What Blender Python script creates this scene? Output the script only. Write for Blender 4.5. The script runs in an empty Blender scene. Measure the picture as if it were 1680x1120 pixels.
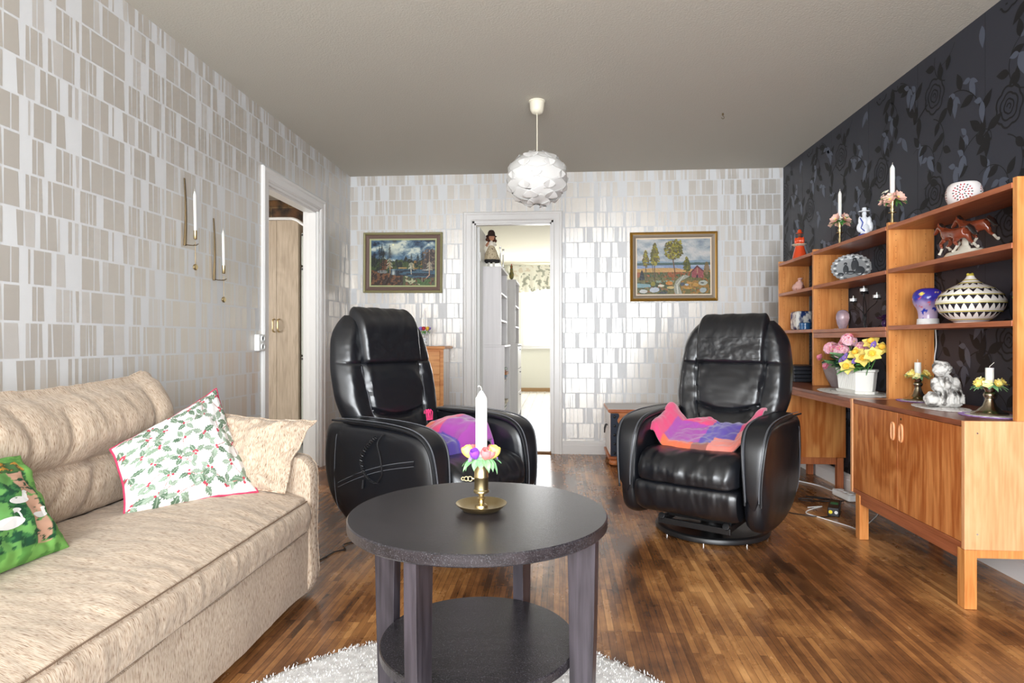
import bpy, bmesh, math, random
import numpy as np
from mathutils import Vector, Matrix, noise
PI = math.pi
C = bpy.context.scene.collection
SC = bpy.context.scene

# ------------------------------------------------------------------ camera, world, light, exposure
cam_d = bpy.data.cameras.new('camera'); cam = bpy.data.objects.new('camera', cam_d); C.objects.link(cam)
cam.location = (0, 0, 1.0)
cam.rotation_euler = (PI/2, 0, math.asin(78/1023))
cam_d.sensor_width = 36; cam_d.lens = 36*1020/1680; cam_d.shift_y = -2/1680; cam_d.clip_start = .05
SC.camera = cam
SC.view_settings.view_transform = 'Standard'; SC.view_settings.look = 'None'
SC.view_settings.gamma = 1; SC.view_settings.use_curve_mapping = False
SC.view_settings.exposure = 1.0
W = bpy.data.worlds.new('world'); SC.world = W; W.use_nodes = True
W.node_tree.nodes['Background'].inputs[0].default_value = (.86, .93, 1, 1)
W.node_tree.nodes['Background'].inputs[1].default_value = 3.0
def area(name, loc, rot, sx, sy, power, col=(1, 1, 1), spread=180):
    d = bpy.data.lights.new(name, 'AREA'); d.shape = 'RECTANGLE'; d.size = sx; d.size_y = sy; d.energy = power; d.color = col; d.spread = math.radians(spread)
    o = bpy.data.objects.new(name, d); C.objects.link(o); o.location = loc; o.rotation_euler = rot
    return o
# daylight through the wide living room window behind the camera and bedroom window; kitchen light is added, its window unseen
area('daylight_living_room', (0, -1.25, 1.35), (PI/2, 0, 0), 3.4, 2.0, 88, (.96, .985, 1), 145)
area('daylight_bedroom', (.6, 12.3, 1.5), (-PI/2, 0, 0), 2.4, 1.5, 62, (1, .98, .95))
area('added_kitchen_light', (-4.95, 4.0, 1.5), (PI/2, 0, -PI/2), 1.6, 1.2, 28, (1, .96, .9))

# ------------------------------------------------------------------ materials
def lin(c): return tuple(((x/12.92) if x <= .04045 else ((x+.055)/1.055)**2.4) for x in c)
def rgb(r, g, b): return lin((r/255, g/255, b/255))
MC = {}
def mat(name, col, rough=.5, metal=0, spec=.5, bump=0, bscale=200, bstretch=(1, 1, 1), var=0, vscale=5, vstretch=(1, 1, 1),
        col2=None, alpha=1, trans=0, ior=1.45, sheen=0, coat=0, emit=0, detail=3, lo=.35, hi=.65, sss=0):
    if name in MC: return MC[name]
    m = bpy.data.materials.new(name); m.use_nodes = True; nt = m.node_tree; b = nt.nodes['Principled BSDF']
    col = tuple(col)+(1,) if len(col) == 3 else col
    b.inputs['Base Color'].default_value = col; b.inputs['Roughness'].default_value = rough; b.inputs['Metallic'].default_value = metal
    b.inputs['Specular IOR Level'].default_value = spec; b.inputs['IOR'].default_value = ior
    b.inputs['Transmission Weight'].default_value = trans; b.inputs['Sheen Weight'].default_value = sheen
    b.inputs['Coat Weight'].default_value = coat; b.inputs['Alpha'].default_value = alpha
    if sss: b.inputs['Subsurface Weight'].default_value = sss; b.inputs['Subsurface Scale'].default_value = .02
    if emit: b.inputs['Emission Color'].default_value = col; b.inputs['Emission Strength'].default_value = emit
    tc = nt.nodes.new('ShaderNodeTexCoord')
    def noi(scale, stretch, det=3):
        mp = nt.nodes.new('ShaderNodeMapping'); mp.inputs['Scale'].default_value = stretch
        nt.links.new(tc.outputs['Object'], mp.inputs[0])
        n = nt.nodes.new('ShaderNodeTexNoise'); n.inputs['Scale'].default_value = scale; n.inputs['Detail'].default_value = det
        nt.links.new(mp.outputs[0], n.inputs['Vector']); return n
    if col2 is not None:
        n = noi(vscale, vstretch, detail); r = nt.nodes.new('ShaderNodeValToRGB')
        r.color_ramp.elements[0].position = lo; r.color_ramp.elements[1].position = hi
        r.color_ramp.elements[0].color = col; r.color_ramp.elements[1].color = tuple(col2)+(1,)
        nt.links.new(n.outputs[0], r.inputs[0]); nt.links.new(r.outputs[0], b.inputs['Base Color'])
    if bump:
        n = noi(bscale, bstretch); bp = nt.nodes.new('ShaderNodeBump'); bp.inputs['Strength'].default_value = bump; bp.inputs['Distance'].default_value = .002
        nt.links.new(n.outputs[0], bp.inputs['Height']); nt.links.new(bp.outputs[0], b.inputs['Normal'])
    MC[name] = m; return m
def wood(name, c1, c2, axis='z', rough=.35, scale=1.0, coat=.0, ring=.35):
    """long-grained veneer: streaks run along the given object axis"""
    if name in MC: return MC[name]
    m = bpy.data.materials.new(name); m.use_nodes = True; nt = m.node_tree; b = nt.nodes['Principled BSDF']
    b.inputs['Roughness'].default_value = rough; b.inputs['Coat Weight'].default_value = coat
    tc = nt.nodes.new('ShaderNodeTexCoord')
    st = {'x': (.06, 1, 1), 'y': (1, .06, 1), 'z': (1, 1, .06)}[axis]
    st2 = {'x': (.25, 1, 1), 'y': (1, .25, 1), 'z': (1, 1, .25)}[axis]
    def noi(s, stt, det, dist=0):
        mp = nt.nodes.new('ShaderNodeMapping'); mp.inputs['Scale'].default_value = stt
        nt.links.new(tc.outputs['Object'], mp.inputs[0])
        n = nt.nodes.new('ShaderNodeTexNoise'); n.inputs['Scale'].default_value = s*scale; n.inputs['Detail'].default_value = det
        n.inputs['Distortion'].default_value = dist
        nt.links.new(mp.outputs[0], n.inputs['Vector']); return n
    a = noi(90, st, 4, .3); g = noi(6, st2, 3, 1.2)
    # growth rings from the large noise
    mu = nt.nodes.new('ShaderNodeMath'); mu.operation = 'MULTIPLY'; mu.inputs[1].default_value = 26
    sn = nt.nodes.new('ShaderNodeMath'); sn.operation = 'SINE'
    nt.links.new(g.outputs[0], mu.inputs[0]); nt.links.new(mu.outputs[0], sn.inputs[0])
    m1 = nt.nodes.new('ShaderNodeMath'); m1.operation = 'MULTIPLY_ADD'; m1.inputs[1].default_value = ring*.22; 
    nt.links.new(sn.outputs[0], m1.inputs[0]); nt.links.new(a.outputs[0], m1.inputs[2])
    r = nt.nodes.new('ShaderNodeValToRGB'); r.color_ramp.elements[0].position = .25; r.color_ramp.elements[1].position = .75
    r.color_ramp.elements[0].color = tuple(c1)+(1,); r.color_ramp.elements[1].color = tuple(c2)+(1,)
    nt.links.new(m1.outputs[0], r.inputs[0]); nt.links.new(r.outputs[0], b.inputs['Base Color'])
    MC[name] = m; return m
def vcol_mat(name, rough=.5, bump=0, bscale=100, spec=.5, sheen=0):
    if name in MC: return MC[name]
    m = mat(name, (1, 1, 1), rough, bump=bump, bscale=bscale, spec=spec, sheen=sheen); nt = m.node_tree
    a = nt.nodes.new('ShaderNodeVertexColor'); a.layer_name = 'Col'
    nt.links.new(a.outputs[0], nt.nodes['Principled BSDF'].inputs['Base Color']); return m

# ------------------------------------------------------------------ mesh builder
class MB:
    def __init__(s): s.v = []; s.f = []; s.m = []; s.s = []; s.c = None
    def add(s, vs, fs, mi=0, sm=True):
        o = len(s.v); s.v += [tuple(p) for p in vs]
        for f in fs: s.f.append(tuple(i+o for i in f)); s.m.append(mi); s.s.append(sm)
        return s
    def box(s, x0, x1, y0, y1, z0, z1, mi=0, M=None):
        vs = [Vector((x, y, z)) for z in (z0, z1) for y in (y0, y1) for x in (x0, x1)]
        if M is not None: vs = [M @ p for p in vs]
        return s.add(vs, [(0, 2, 3, 1), (4, 5, 7, 6), (0, 1, 5, 4), (2, 6, 7, 3), (0, 4, 6, 2), (1, 3, 7, 5)], mi, False)
    def grid(s, fn, nu, nv, cu=False, cv=False, mi=0, sm=True, flip=False):
        vs = []; U = nu if cu else nu+1; V = nv if cv else nv+1
        for j in range(V):
            for i in range(U): vs.append(fn(i/nu, j/nv))
        fs = []
        for j in range(nv):
            for i in range(nu):
                a = j*U+i; b = j*U+(i+1) % U; c = ((j+1) % V)*U+(i+1) % U; d = ((j+1) % V)*U+i
                fs.append((a, b, c, d) if not flip else (d, c, b, a))
        return s.add(vs, fs, mi, sm)
    def lathe(s, prof, seg=32, c=(0, 0, 0), mi=0, fr=None, M=None, sm=True):
        """prof: [(r,z)...]; fr(theta) scales the radius"""
        n = len(prof); vs = []; fs = []
        for (r, z) in prof:
            for i in range(seg):
                t = 2*PI*i/seg; k = fr(t, z) if fr else 1
                p = Vector((c[0]+r*k*math.cos(t), c[1]+r*k*math.sin(t), c[2]+z))
                if M is not None: p = M @ p
                vs.append(p)
        for j in range(n-1):
            for i in range(seg):
                fs.append((j*seg+i, j*seg+(i+1) % seg, (j+1)*seg+(i+1) % seg, (j+1)*seg+i))
        if prof[0][0] > 1e-5: fs.append(tuple(reversed(range(seg))))
        if prof[-1][0] > 1e-5: fs.append(tuple((n-1)*seg+i for i in range(seg)))
        return s.add(vs, fs, mi, sm)
    def tube(s, pts, r, seg=8, closed=False, mi=0, cap=True, flat=1.0, up=None):
        P = [Vector(p) for p in pts]; n = len(P); R = r if isinstance(r, (list, tuple)) else [r]*n
        T = []
        for i in range(n):
            a = P[(i-1) % n] if (closed or i > 0) else P[i]; b = P[(i+1) % n] if (closed or i < n-1) else P[i]
            t = (b-a); T.append(t.normalized() if t.length > 1e-9 else Vector((0, 0, 1)))
        nrm = (Vector(up) if up else (Vector((0, 0, 1)) if abs(T[0].z) < .9 else Vector((1, 0, 0))))
        vs = []; fs = []
        for i in range(n):
            if up: nrm = Vector(up)
            nrm = (nrm-T[i]*nrm.dot(T[i]))
            nrm = nrm.normalized() if nrm.length > 1e-6 else T[i].orthogonal().normalized()
            bi = T[i].cross(nrm)
            for k in range(seg):
                a = 2*PI*k/seg
                vs.append(P[i]+nrm*math.cos(a)*R[i]*flat+bi*math.sin(a)*R[i])
        for i in range(n if closed else n-1):
            for k in range(seg):
                j = (i+1) % n
                fs.append((i*seg+k, i*seg+(k+1) % seg, j*seg+(k+1) % seg, j*seg+k))
        if not closed and cap: fs.append(tuple(reversed(range(seg)))); fs.append(tuple((n-1)*seg+k for k in range(seg)))
        return s.add(vs, fs, mi, True)
    def ell(s, c, r, mi=0, seg=16, rings=10, M=None, rot=None):
        rx, ry, rz = r if isinstance(r, (list, tuple)) else (r, r, r)
        R = rot.to_matrix() if rot is not None else Matrix.Identity(3)
        def fn(u, v):
            t = 2*PI*u; p = PI*v
            q = R @ Vector((rx*math.sin(p)*math.cos(t), ry*math.sin(p)*math.sin(t), -rz*math.cos(p)))+Vector(c)
            return M @ q if M is not None else q
        return s.grid(fn, seg, rings, cu=True, mi=mi)
    def prism(s, pts, z0, z1, mi=0, fn=None, sm=False):
        n = len(pts); f = fn or (lambda x, y, z: (x, y, z))
        vs = [f(p[0], p[1], z0) for p in pts]+[f(p[0], p[1], z1) for p in pts]
        fs = [tuple(reversed(range(n))), tuple(range(n, 2*n))]
        s.add(vs, fs+[(i, (i+1) % n, n+(i+1) % n, n+i) for i in range(n)], mi, sm); return s
    def build(s, name, mats, parent=None, loc=(0, 0, 0), rot=(0, 0, 0), bevel=0, bseg=2, sub=0, recalc=True, weld=False, remesh=0, smooth=0, solid=0, autosm=False):
        me = bpy.data.meshes.new(name)
        me.from_pydata([tuple(p) for p in s.v], [], s.f)
        mats = mats if isinstance(mats, (list, tuple)) else [mats]
        for m in mats: me.materials.append(m)
        me.polygons.foreach_set('material_index', s.m); me.polygons.foreach_set('use_smooth', s.s)
        if s.c is not None:
            a = me.color_attributes.new('Col', 'FLOAT_COLOR', 'POINT'); a.data.foreach_set('color', np.asarray(s.c, dtype=np.float32).ravel())
        me.update()
        if recalc or weld:
            bm = bmesh.new(); bm.from_mesh(me)
            if weld: bmesh.ops.remove_doubles(bm, verts=bm.verts, dist=1e-5)
            if recalc: bmesh.ops.recalc_face_normals(bm, faces=bm.faces)
            for e in bm.edges:
                if len(e.link_faces) == 2 and e.calc_face_angle(0) > .72: e.smooth = False
            bm.to_mesh(me); bm.free()
        o = bpy.data.objects.new(name, me); C.objects.link(o); o.location = loc; o.rotation_euler = rot
        if parent: o.parent = parent
        if remesh:
            r = o.modifiers.new('remesh', 'REMESH'); r.mode = 'VOXEL'; r.voxel_size = remesh; r.use_smooth_shade = True
            if smooth: q = o.modifiers.new('smooth', 'SMOOTH'); q.iterations = smooth; q.factor = .5
        if solid: q = o.modifiers.new('solid', 'SOLIDIFY'); q.thickness = solid; q.offset = 0
        if bevel: b = o.modifiers.new('bevel', 'BEVEL'); b.width = bevel; b.segments = bseg; b.limit_method = 'ANGLE'; b.angle_limit = math.radians(50)
        if sub: q = o.modifiers.new('sub', 'SUBSURF'); q.levels = sub; q.render_levels = sub
        return o
def empty(name, loc=(0, 0, 0), rz=0):
    o = bpy.data.objects.new(name, None); C.objects.link(o); o.location = loc; o.rotation_euler = (0, 0, rz); o.empty_display_size = .05; return o
def tag(o, label, cat, group=None, kind=None):
    o['label'] = label; o['category'] = cat
    if group: o['group'] = group
    if kind: o['kind'] = kind
    return o
def struct(o, label=None):
    o['kind'] = 'structure'
    return o
def catmull(P, n=6, closed=True):
    out = []; N = len(P); P = [Vector(p) for p in P]
    for i in range(N if closed else N-1):
        g = lambda k: P[k % N] if closed else P[max(0, min(N-1, k))]
        a, b, c, d = g(i-1), g(i), g(i+1), g(i+2)
        for k in range(n):
            t = k/n
            out.append(.5*((2*b)+(c-a)*t+(2*a-5*b+4*c-d)*t*t+(3*b-a-3*c+d)*t**3))
    if not closed: out.append(P[-1])
    return out
def ss(a, b, x):
    t = max(0, min(1, (x-a)/(b-a))) if a != b else float(x > a); return t*t*(3-2*t)
def sgn(x): return -1 if x < 0 else 1
def pw(x, e): return sgn(x)*abs(x)**e
def skin_obj(name, chains, material, parent=None, sub=2, loc=(0, 0, 0), rot=(0, 0, 0)):
    """chains: list of lists of (x,y,z,r); chains whose first point equals an existing vertex connect to it"""
    vs = []; es = []; rs = []; idx = {}
    for ch in chains:
        prev = None
        for (x, y, z, r) in ch:
            k = (round(x, 5), round(y, 5), round(z, 5))
            if k not in idx: idx[k] = len(vs); vs.append((x, y, z)); rs.append(r)
            i = idx[k]
            if prev is not None and prev != i: es.append((prev, i))
            prev = i
    me = bpy.data.meshes.new(name); me.from_pydata(vs, es, []); me.materials.append(material)
    me.update()
    o = bpy.data.objects.new(name, me); C.objects.link(o); o.location = loc; o.rotation_euler = rot
    if parent: o.parent = parent
    o.modifiers.new('skin', 'SKIN').use_smooth_shade = True
    bm = bmesh.new(); bm.from_mesh(me); L = bm.verts.layers.skin.verify()
    for i, v in enumerate(bm.verts): v[L].radius = (rs[i], rs[i]); v[L].use_root = (i == 0)
    bm.to_mesh(me); bm.free()
    q = o.modifiers.new('sub', 'SUBSURF'); q.levels = sub; q.render_levels = sub
    return o

# ------------------------------------------------------------------ room dimensions
XL, XR, YB, YR, ZC = -1.89, 1.915, 5.5, -1.1, 2.48
TW = .12

# common materials
M_paint = mat('white_paint', rgb(238, 238, 236), .35)
M_trim = mat('trim_paint', rgb(232, 230, 228), .3)
M_ceil = mat('ceiling_plaster', rgb(197, 193, 182), .9, bump=1.0, bscale=110)
M_wbase = mat('wallpaper_pearl_ground', rgb(219, 220, 221), .55, bump=.12, bscale=500)
M_wbar = mat('wallpaper_satin_bars', rgb(211, 205, 197), .33, metal=.40, spec=.8, bump=.10, bscale=60)
M_wbar2 = mat('wallpaper_pale_bars', rgb(216, 212, 207), .38, metal=.30, spec=.8, bump=.10, bscale=60)
M_dark = mat('wallpaper_black_ground', rgb(50, 52, 62), .5, bump=.2, bscale=600)
M_dblack = mat('wallpaper_black_print', rgb(20, 20, 23), .6)
M_dsilver = mat('wallpaper_slate_print', rgb(92, 99, 115), .45, metal=.3)

# floor: narrow dark stained parquet strips that run away from the camera
def floor_mat():
    m = bpy.data.materials.new('parquet'); m.use_nodes = True; nt = m.node_tree; b = nt.nodes['Principled BSDF']; N = nt.nodes.new; L = nt.links.new
    tc = N('ShaderNodeTexCoord'); sp = N('ShaderNodeSeparateXYZ'); cb = N('ShaderNodeCombineXYZ'); L(tc.outputs['Object'], sp.inputs[0])
    L(sp.outputs['Y'], cb.inputs['X']); L(sp.outputs['X'], cb.inputs['Y'])
    br = N('ShaderNodeTexBrick'); L(cb.outputs[0], br.inputs['Vector'])
    br.inputs['Color1'].default_value = (.0, .0, .0, 1); br.inputs['Color2'].default_value = (1, 1, 1, 1); br.inputs['Mortar'].default_value = (0, 0, 0, 1)
    br.inputs['Scale'].default_value = 1; br.inputs['Brick Width'].default_value = .36; br.inputs['Row Height'].default_value = .0235
    br.inputs['Mortar Size'].default_value = .0006; br.inputs['Bias'].default_value = 0; br.offset = .37; br.offset_frequency = 3
    gm = N('ShaderNodeMapping'); gm.inputs['Scale'].default_value = (1, .05, 1); L(tc.outputs['Object'], gm.inputs[0])
    gr = N('ShaderNodeTexNoise'); gr.inputs['Scale'].default_value = 120; gr.inputs['Detail'].default_value = 4; L(gm.outputs[0], gr.inputs['Vector'])
    st = N('ShaderNodeTexNoise'); st.inputs['Scale'].default_value = 2.3; st.inputs['Detail'].default_value = 6; st.inputs['Roughness'].default_value = .65
    sm = N('ShaderNodeMapping'); sm.inputs['Scale'].default_value = (1, .55, 1); L(tc.outputs['Object'], sm.inputs[0]); L(sm.outputs[0], st.inputs['Vector'])
    a1 = N('ShaderNodeMath'); a1.operation = 'MULTIPLY_ADD'; a1.inputs[1].default_value = .30; L(br.outputs['Color'], a1.inputs[0])
    a2 = N('ShaderNodeMath'); a2.operation = 'MULTIPLY_ADD'; a2.inputs[1].default_value = .35; L(gr.outputs[0], a2.inputs[0])
    a3 = N('ShaderNodeMath'); a3.operation = 'MULTIPLY_ADD'; a3.inputs[1].default_value = 2.1; a3.inputs[2].default_value = -.90; L(st.outputs[0], a3.inputs[0])
    L(a3.outputs[0], a2.inputs[2]); L(a2.outputs[0], a1.inputs[2])
    r = N('ShaderNodeValToRGB'); e = r.color_ramp.elements; e[0].position = .08; e[0].color = (.034, .016, .009, 1); e[1].position = .9; e[1].color = (.68, .35, .13, 1)
    q = e.new(.42); q.color = (.22, .090, .032, 1); q = e.new(.66); q.color = (.43, .195, .065, 1)
    L(a1.outputs[0], r.inputs[0])
    mx = N('ShaderNodeMix'); mx.data_type = 'RGBA'; mx.blend_type = 'MULTIPLY'; L(br.outputs['Fac'], mx.inputs[0]); L(r.outputs[0], mx.inputs[6]); mx.inputs[7].default_value = (.45, .4, .4, 1)
    L(mx.outputs[2], b.inputs['Base Color'])
    rr = N('ShaderNodeMapRange'); rr.inputs[3].default_value = .17; rr.inputs[4].default_value = .36; L(st.outputs[0], rr.inputs[0]); L(rr.outputs[0], b.inputs['Roughness'])
    bp = N('ShaderNodeBump'); bp.inputs['Strength'].default_value = .25; bp.inputs['Distance'].default_value = .0012; bp.invert = True
    ad = N('ShaderNodeMath'); ad.operation = 'MULTIPLY_ADD'; ad.inputs[1].default_value = .3; L(gr.outputs[0], ad.inputs[0]); L(br.outputs['Fac'], ad.inputs[2])
    L(ad.outputs[0], bp.inputs['Height']); L(bp.outputs[0], b.inputs['Normal'])
    b.inputs['Specular IOR Level'].default_value = .75
    return m

# ------------------------------------------------------------------ shell
mb = MB().box(XL-TW, XR+TW, YR-.2, YB+TW-.06, -.1, 0); struct(mb.build('floor', floor_mat()))
mb = MB().box(XL-TW, XR+TW, YR-.2, YB+TW, ZC, ZC+.1); struct(mb.build('ceiling', M_ceil))

# wallpaper repeat: four rows of slanted bars on a 0.53 m drop
random.seed(11)
REP, ROWH = .53, .1325
def make_rows():
    rows = []
    for r in range(4):
        x = random.uniform(0, .02); bars = []
        while x < REP-.02:
            # a block = a cluster of bars split by hairlines, then a wide gap
            n = random.choice([1, 2, 2, 3, 4]); 
            for k in range(n):
                w = random.choice([.009, .018, .03, .045, .062, .03])
                if x+w > REP-.006: w = REP-.006-x
                if w < .005: break
                sk = random.choice([0, 0, 0, .006, -.006, .004]) if w > .012 else random.choice([0, .002])
                bars.append((x+max(0, -sk), x+w, x, x+w-max(0, sk))); x += w+random.choice([.003, .003, .005])
            x += random.choice([.012, .02, .035, .05])
        rows.append(bars)
    return rows
ROWS = make_rows()
def wallpaper(mb, a0, a1, z0, z1, put, holes=(), mi=1, phase=0.0):
    """put(a, z) -> xyz of a point just in front of the wall"""
    k0 = int((a0-phase)//REP)-1; k1 = int((a1-phase)//REP)+1
    nr = int((z1)//ROWH)+1
    for r in range(nr):
        zb = r*ROWH+.009; zt = (r+1)*ROWH
        zb = max(zb, z0); zt = min(zt, z1)
        if zt-zb < .004: continue
        for k in range(k0, k1+1):
            for (b0, b1, t0, t1) in ROWS[r % 4]:
                xs = [phase+k*REP+q for q in (b0, b1, t1, t0)]
                if max(xs) < a0 or min(xs) > a1: continue
                xs = [min(max(q, a0), a1) for q in xs]
                za, zz = zb, zt
                for (h0, h1, hz0, hz1) in holes:
                    if max(xs) > h0 and min(xs) < h1 and zt > hz0 and zb < hz1:
                        if zt > hz1+.004 and min(xs) > h0-.03 and max(xs) < h1+.03: za = hz1
                        elif min(xs) < h0: xs = [min(q, h0) for q in xs]
                        elif max(xs) > h1: xs = [max(q, h1) for q in xs]
                        else: xs = [0, 0, 0, 0]
                if xs[1]-xs[0] > .001 and zz-za > .002: mb.add([put(xs[0], za), put(xs[1], za), put(xs[2], zz), put(xs[3], zz)], [(0, 1, 2, 3)], mi+(1 if int(b0*1733+r*7) % 10 < 3 else 0), False)
def wallbox_holes(mb, horiz, a0, a1, c0, c1, z0, z1, holes, mi=0):
    """wall slab along x (horiz='x') or y with rectangular holes (h0,h1,z0,z1)"""
    def bx(p, q, za, zb):
        if q-p < 1e-6 or zb-za < 1e-6: return
        mb.box(p, q, c0, c1, za, zb, mi) if horiz == 'x' else mb.box(c0, c1, p, q, za, zb, mi)
    cur = a0
    for (h0, h1, hz0, hz1) in sorted(holes):
        bx(cur, h0, z0, z1); bx(h0, h1, z0, hz0); bx(h0, h1, hz1, z1); cur = h1
    bx(cur, a1, z0, z1)
DBX0, DBX1, DBZ = -.775, -.054, 2.06          # bedroom doorway
DLY0, DLY1, DLZ = 3.90, 4.78, 2.03            # kitchen doorway
hb = [(DBX0, DBX1, 0, DBZ)]; hl = [(DLY0, DLY1, 0, DLZ)]
mb = MB(); wallbox_holes(mb, 'x', XL-TW, XR+TW, YB, YB+TW, 0, ZC, hb)
wallpaper(mb, XL, XR, .10, ZC, lambda a, z: (a, YB-.0006, z), [(DBX0-.09, DBX1+.07, 0, DBZ+.07)], 1, .05)
struct(mb.build('wall_back', [M_wbase, M_wbar, M_wbar2], recalc=False))
mb = MB(); wallbox_holes(mb, 'y', YR, YB, XL-TW, XL, 0, ZC, hl)
wallpaper(mb, YR, YB, .10, ZC, lambda a, z: (XL+.0006, a, z), [(DLY0-.08, DLY1+.08, 0, DLZ+.08)], 1, .2)
struct(mb.build('wall_left', [M_wbase, M_wbar, M_wbar2], recalc=False))

# black floral wallpaper on the right wall
def floral():
    mb = MB(); mb.box(XR, XR+TW, YR, YB, 0, ZC, 0)
    put = lambda y, z, o=.0006: (XR-o, y, z)
    rnd = random.Random(5)
    def inside(y, z): return YR+.02 < y < YB-.02 and .06 < z < ZC-.03
    cnt = [0]
    def leaf(y, z, ang, L, w, mi, o):
        cnt[0] += 1; o += (cnt[0] % 60)*.00001
        L *= 1.25; w *= 1.3
        pts = []
        n = 6
        for k in range(n+1):
            t = k/n; pts.append((t*L, w*math.sin(PI*t**.8)*(1 if t < .98 else 0)))
        for k in range(n-1, 0, -1):
            t = k/n; pts.append((t*L, -w*.85*math.sin(PI*t**.8)))
        ca, sa = math.cos(ang), math.sin(ang)
        Q = [(y+p*ca-q*sa, z+p*sa+q*ca) for p, q in pts]
        if all(inside(*q) for q in Q): mb.add([put(a, b, o) for a, b in Q], [tuple(range(len(Q)))], mi, False)
    def ribbon(P, w, mi, o, taper=False):
        L = []; R = []
        for i, (y, z) in enumerate(P):
            a = P[max(0, i-1)]; b = P[min(len(P)-1, i+1)]; d = Vector((b[0]-a[0], b[1]-a[1])); d = d.normalized() if d.length > 0 else Vector((1, 0))
            ww = w*(1-.6*i/len(P)) if taper else w
            L.append((y-d.y*ww, z+d.x*ww)); R.append((y+d.y*ww, z-d.x*ww))
        for i in range(len(P)-1):
            q = [L[i], L[i+1], R[i+1], R[i]]
            if all(inside(*k) for k in q): mb.add([put(a, b, o) for a, b in q], [(0, 1, 2, 3)], mi, False)
    def arc(y, z, r, a0, a1, n=14): return [(y+r*math.cos(a0+(a1-a0)*k/n), z+r*math.sin(a0+(a1-a0)*k/n)) for k in range(n+1)]
    def rose(y, z, R):
        for q, (f, pet) in enumerate(((1, 7), (.66, 5), (.36, 4))):
            P = []
            for k in range(49):
                t = 2*PI*k/48; rr = R*f*(1+.13*abs(math.sin(pet*t/2+q))-.08)
                P.append((y+rr*math.cos(t), z+rr*1.1*math.sin(t)))
            ribbon(P, .0046-.0006*q, 1, .0012)
        ribbon(arc(y, z, R*.15, 0, 4.5), .003, 1, .0012)
    def motif(y, z, flip):
        f = -1 if flip else 1
        rose(y, z, .078)
        # big S vine
        P = []
        for k in range(41):
            t = k/40; P.append((y+f*(.06+.34*t+.05*math.sin(9*t)), z-.02-.10*math.sin(2*PI*t)+.16*t))
        ribbon(P, .0045, 1, .0009, True)
        for k in range(4, 40, 5):
            a = P[k]; sd = (1 if (k//5) % 2 else -1); an = math.atan2(P[k+1][1]-P[k][1], P[k+1][0]-P[k][0])+sd*1.0
            leaf(a[0], a[1], an, .075+.02*rnd.random(), .019, 1, .0008)
        Q = arc(y-f*.12, z+.16, .12, -1.3 if not flip else PI+1.3, 2.2 if not flip else PI-2.2, 22)
        ribbon(Q, .003, 1, .0009, True)
        for k in range(3, 22, 4):
            a = Q[k]; an = math.atan2(Q[k][1]-Q[k-1][1], Q[k][0]-Q[k-1][0])+(1 if k % 8 == 3 else -1)*1.05
            leaf(a[0], a[1], an, .065, .017, 1, .0008)
        Q = arc(y+f*.05, z-.24, .13, 1.9, 4.8, 20); ribbon(Q, .0028, 1, .0009, True)
        for k in range(3, 20, 4): leaf(Q[k][0], Q[k][1], rnd.uniform(-2.6, -.5), .06, .016, 1, .0008)
        # slate leaves and small bell flowers
        for (dy, dz) in ((.17, .09), (.30, -.12), (-.17, -.07), (-.06, .20), (.12, -.22), (.25, .22)):
            a = rnd.uniform(-2.3, -.9); leaf(y+f*dy, z+dz, a, .085, .017, 2, .0007)
            leaf(y+f*dy, z+dz, a+1.9, .045, .012, 2, .0007); 
            if rnd.random() < .7: leaf(y+f*dy, z+dz, a-.7, .05, .009, 2, .00075)
    for i in range(-1, 14):
        for j in range(-1, 6):
            motif(YR+.2+i*.53, .25+j*.5+(.25 if i % 2 else 0), (i+j) % 2)
    for i in range(12):   # paper joints
        y = YR+.35+i*.53
        if y < YB: mb.box(XR-.0004, XR, y-.0006, y+.0006, .06, ZC, 1)
    return mb
struct(floral().build('wall_right', [M_dark, M_dblack, M_dsilver], recalc=False))

# rear wall with the wide living room window behind the camera
mb = MB(); wallbox_holes(mb, 'x', XL-TW, XR+TW, YR-TW, YR, 0, ZC, [(-1.65, 1.65, .35, 2.32)])
struct(mb.build('wall_rear', M_wbase))
M_glass = mat('window_glass', (1, 1, 1), .0, trans=1, ior=1.1, spec=.1)
def window(n, x0, x1, y, z0, z1, muls, dep=.06):
    r = struct(empty('window_%d' % n, ((x0+x1)/2, y, z0))); r['label'] = 'white framed window'
    mb = MB(); w = (x1-x0)/2; h = z1-z0
    mb.box(-w, w, -dep/2, dep/2, 0, .06); mb.box(-w, w, -dep/2, dep/2, h-.06, h)
    for mx in [-w+.03, w-.03]+list(muls): mb.box(mx-.03, mx+.03, -dep/2, dep/2, .06, h-.06)
    mb.build('window_frame', M_trim, r)
    MB().box(-w-.03, w+.03, -.10 if n == 1 else -.14, .06, -.03, 0).build('window_sill', M_trim, r, bevel=.004)
    return r
window(1, -1.65, 1.65, YR-.08, .35, 2.32, (-.55, .55))

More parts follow.
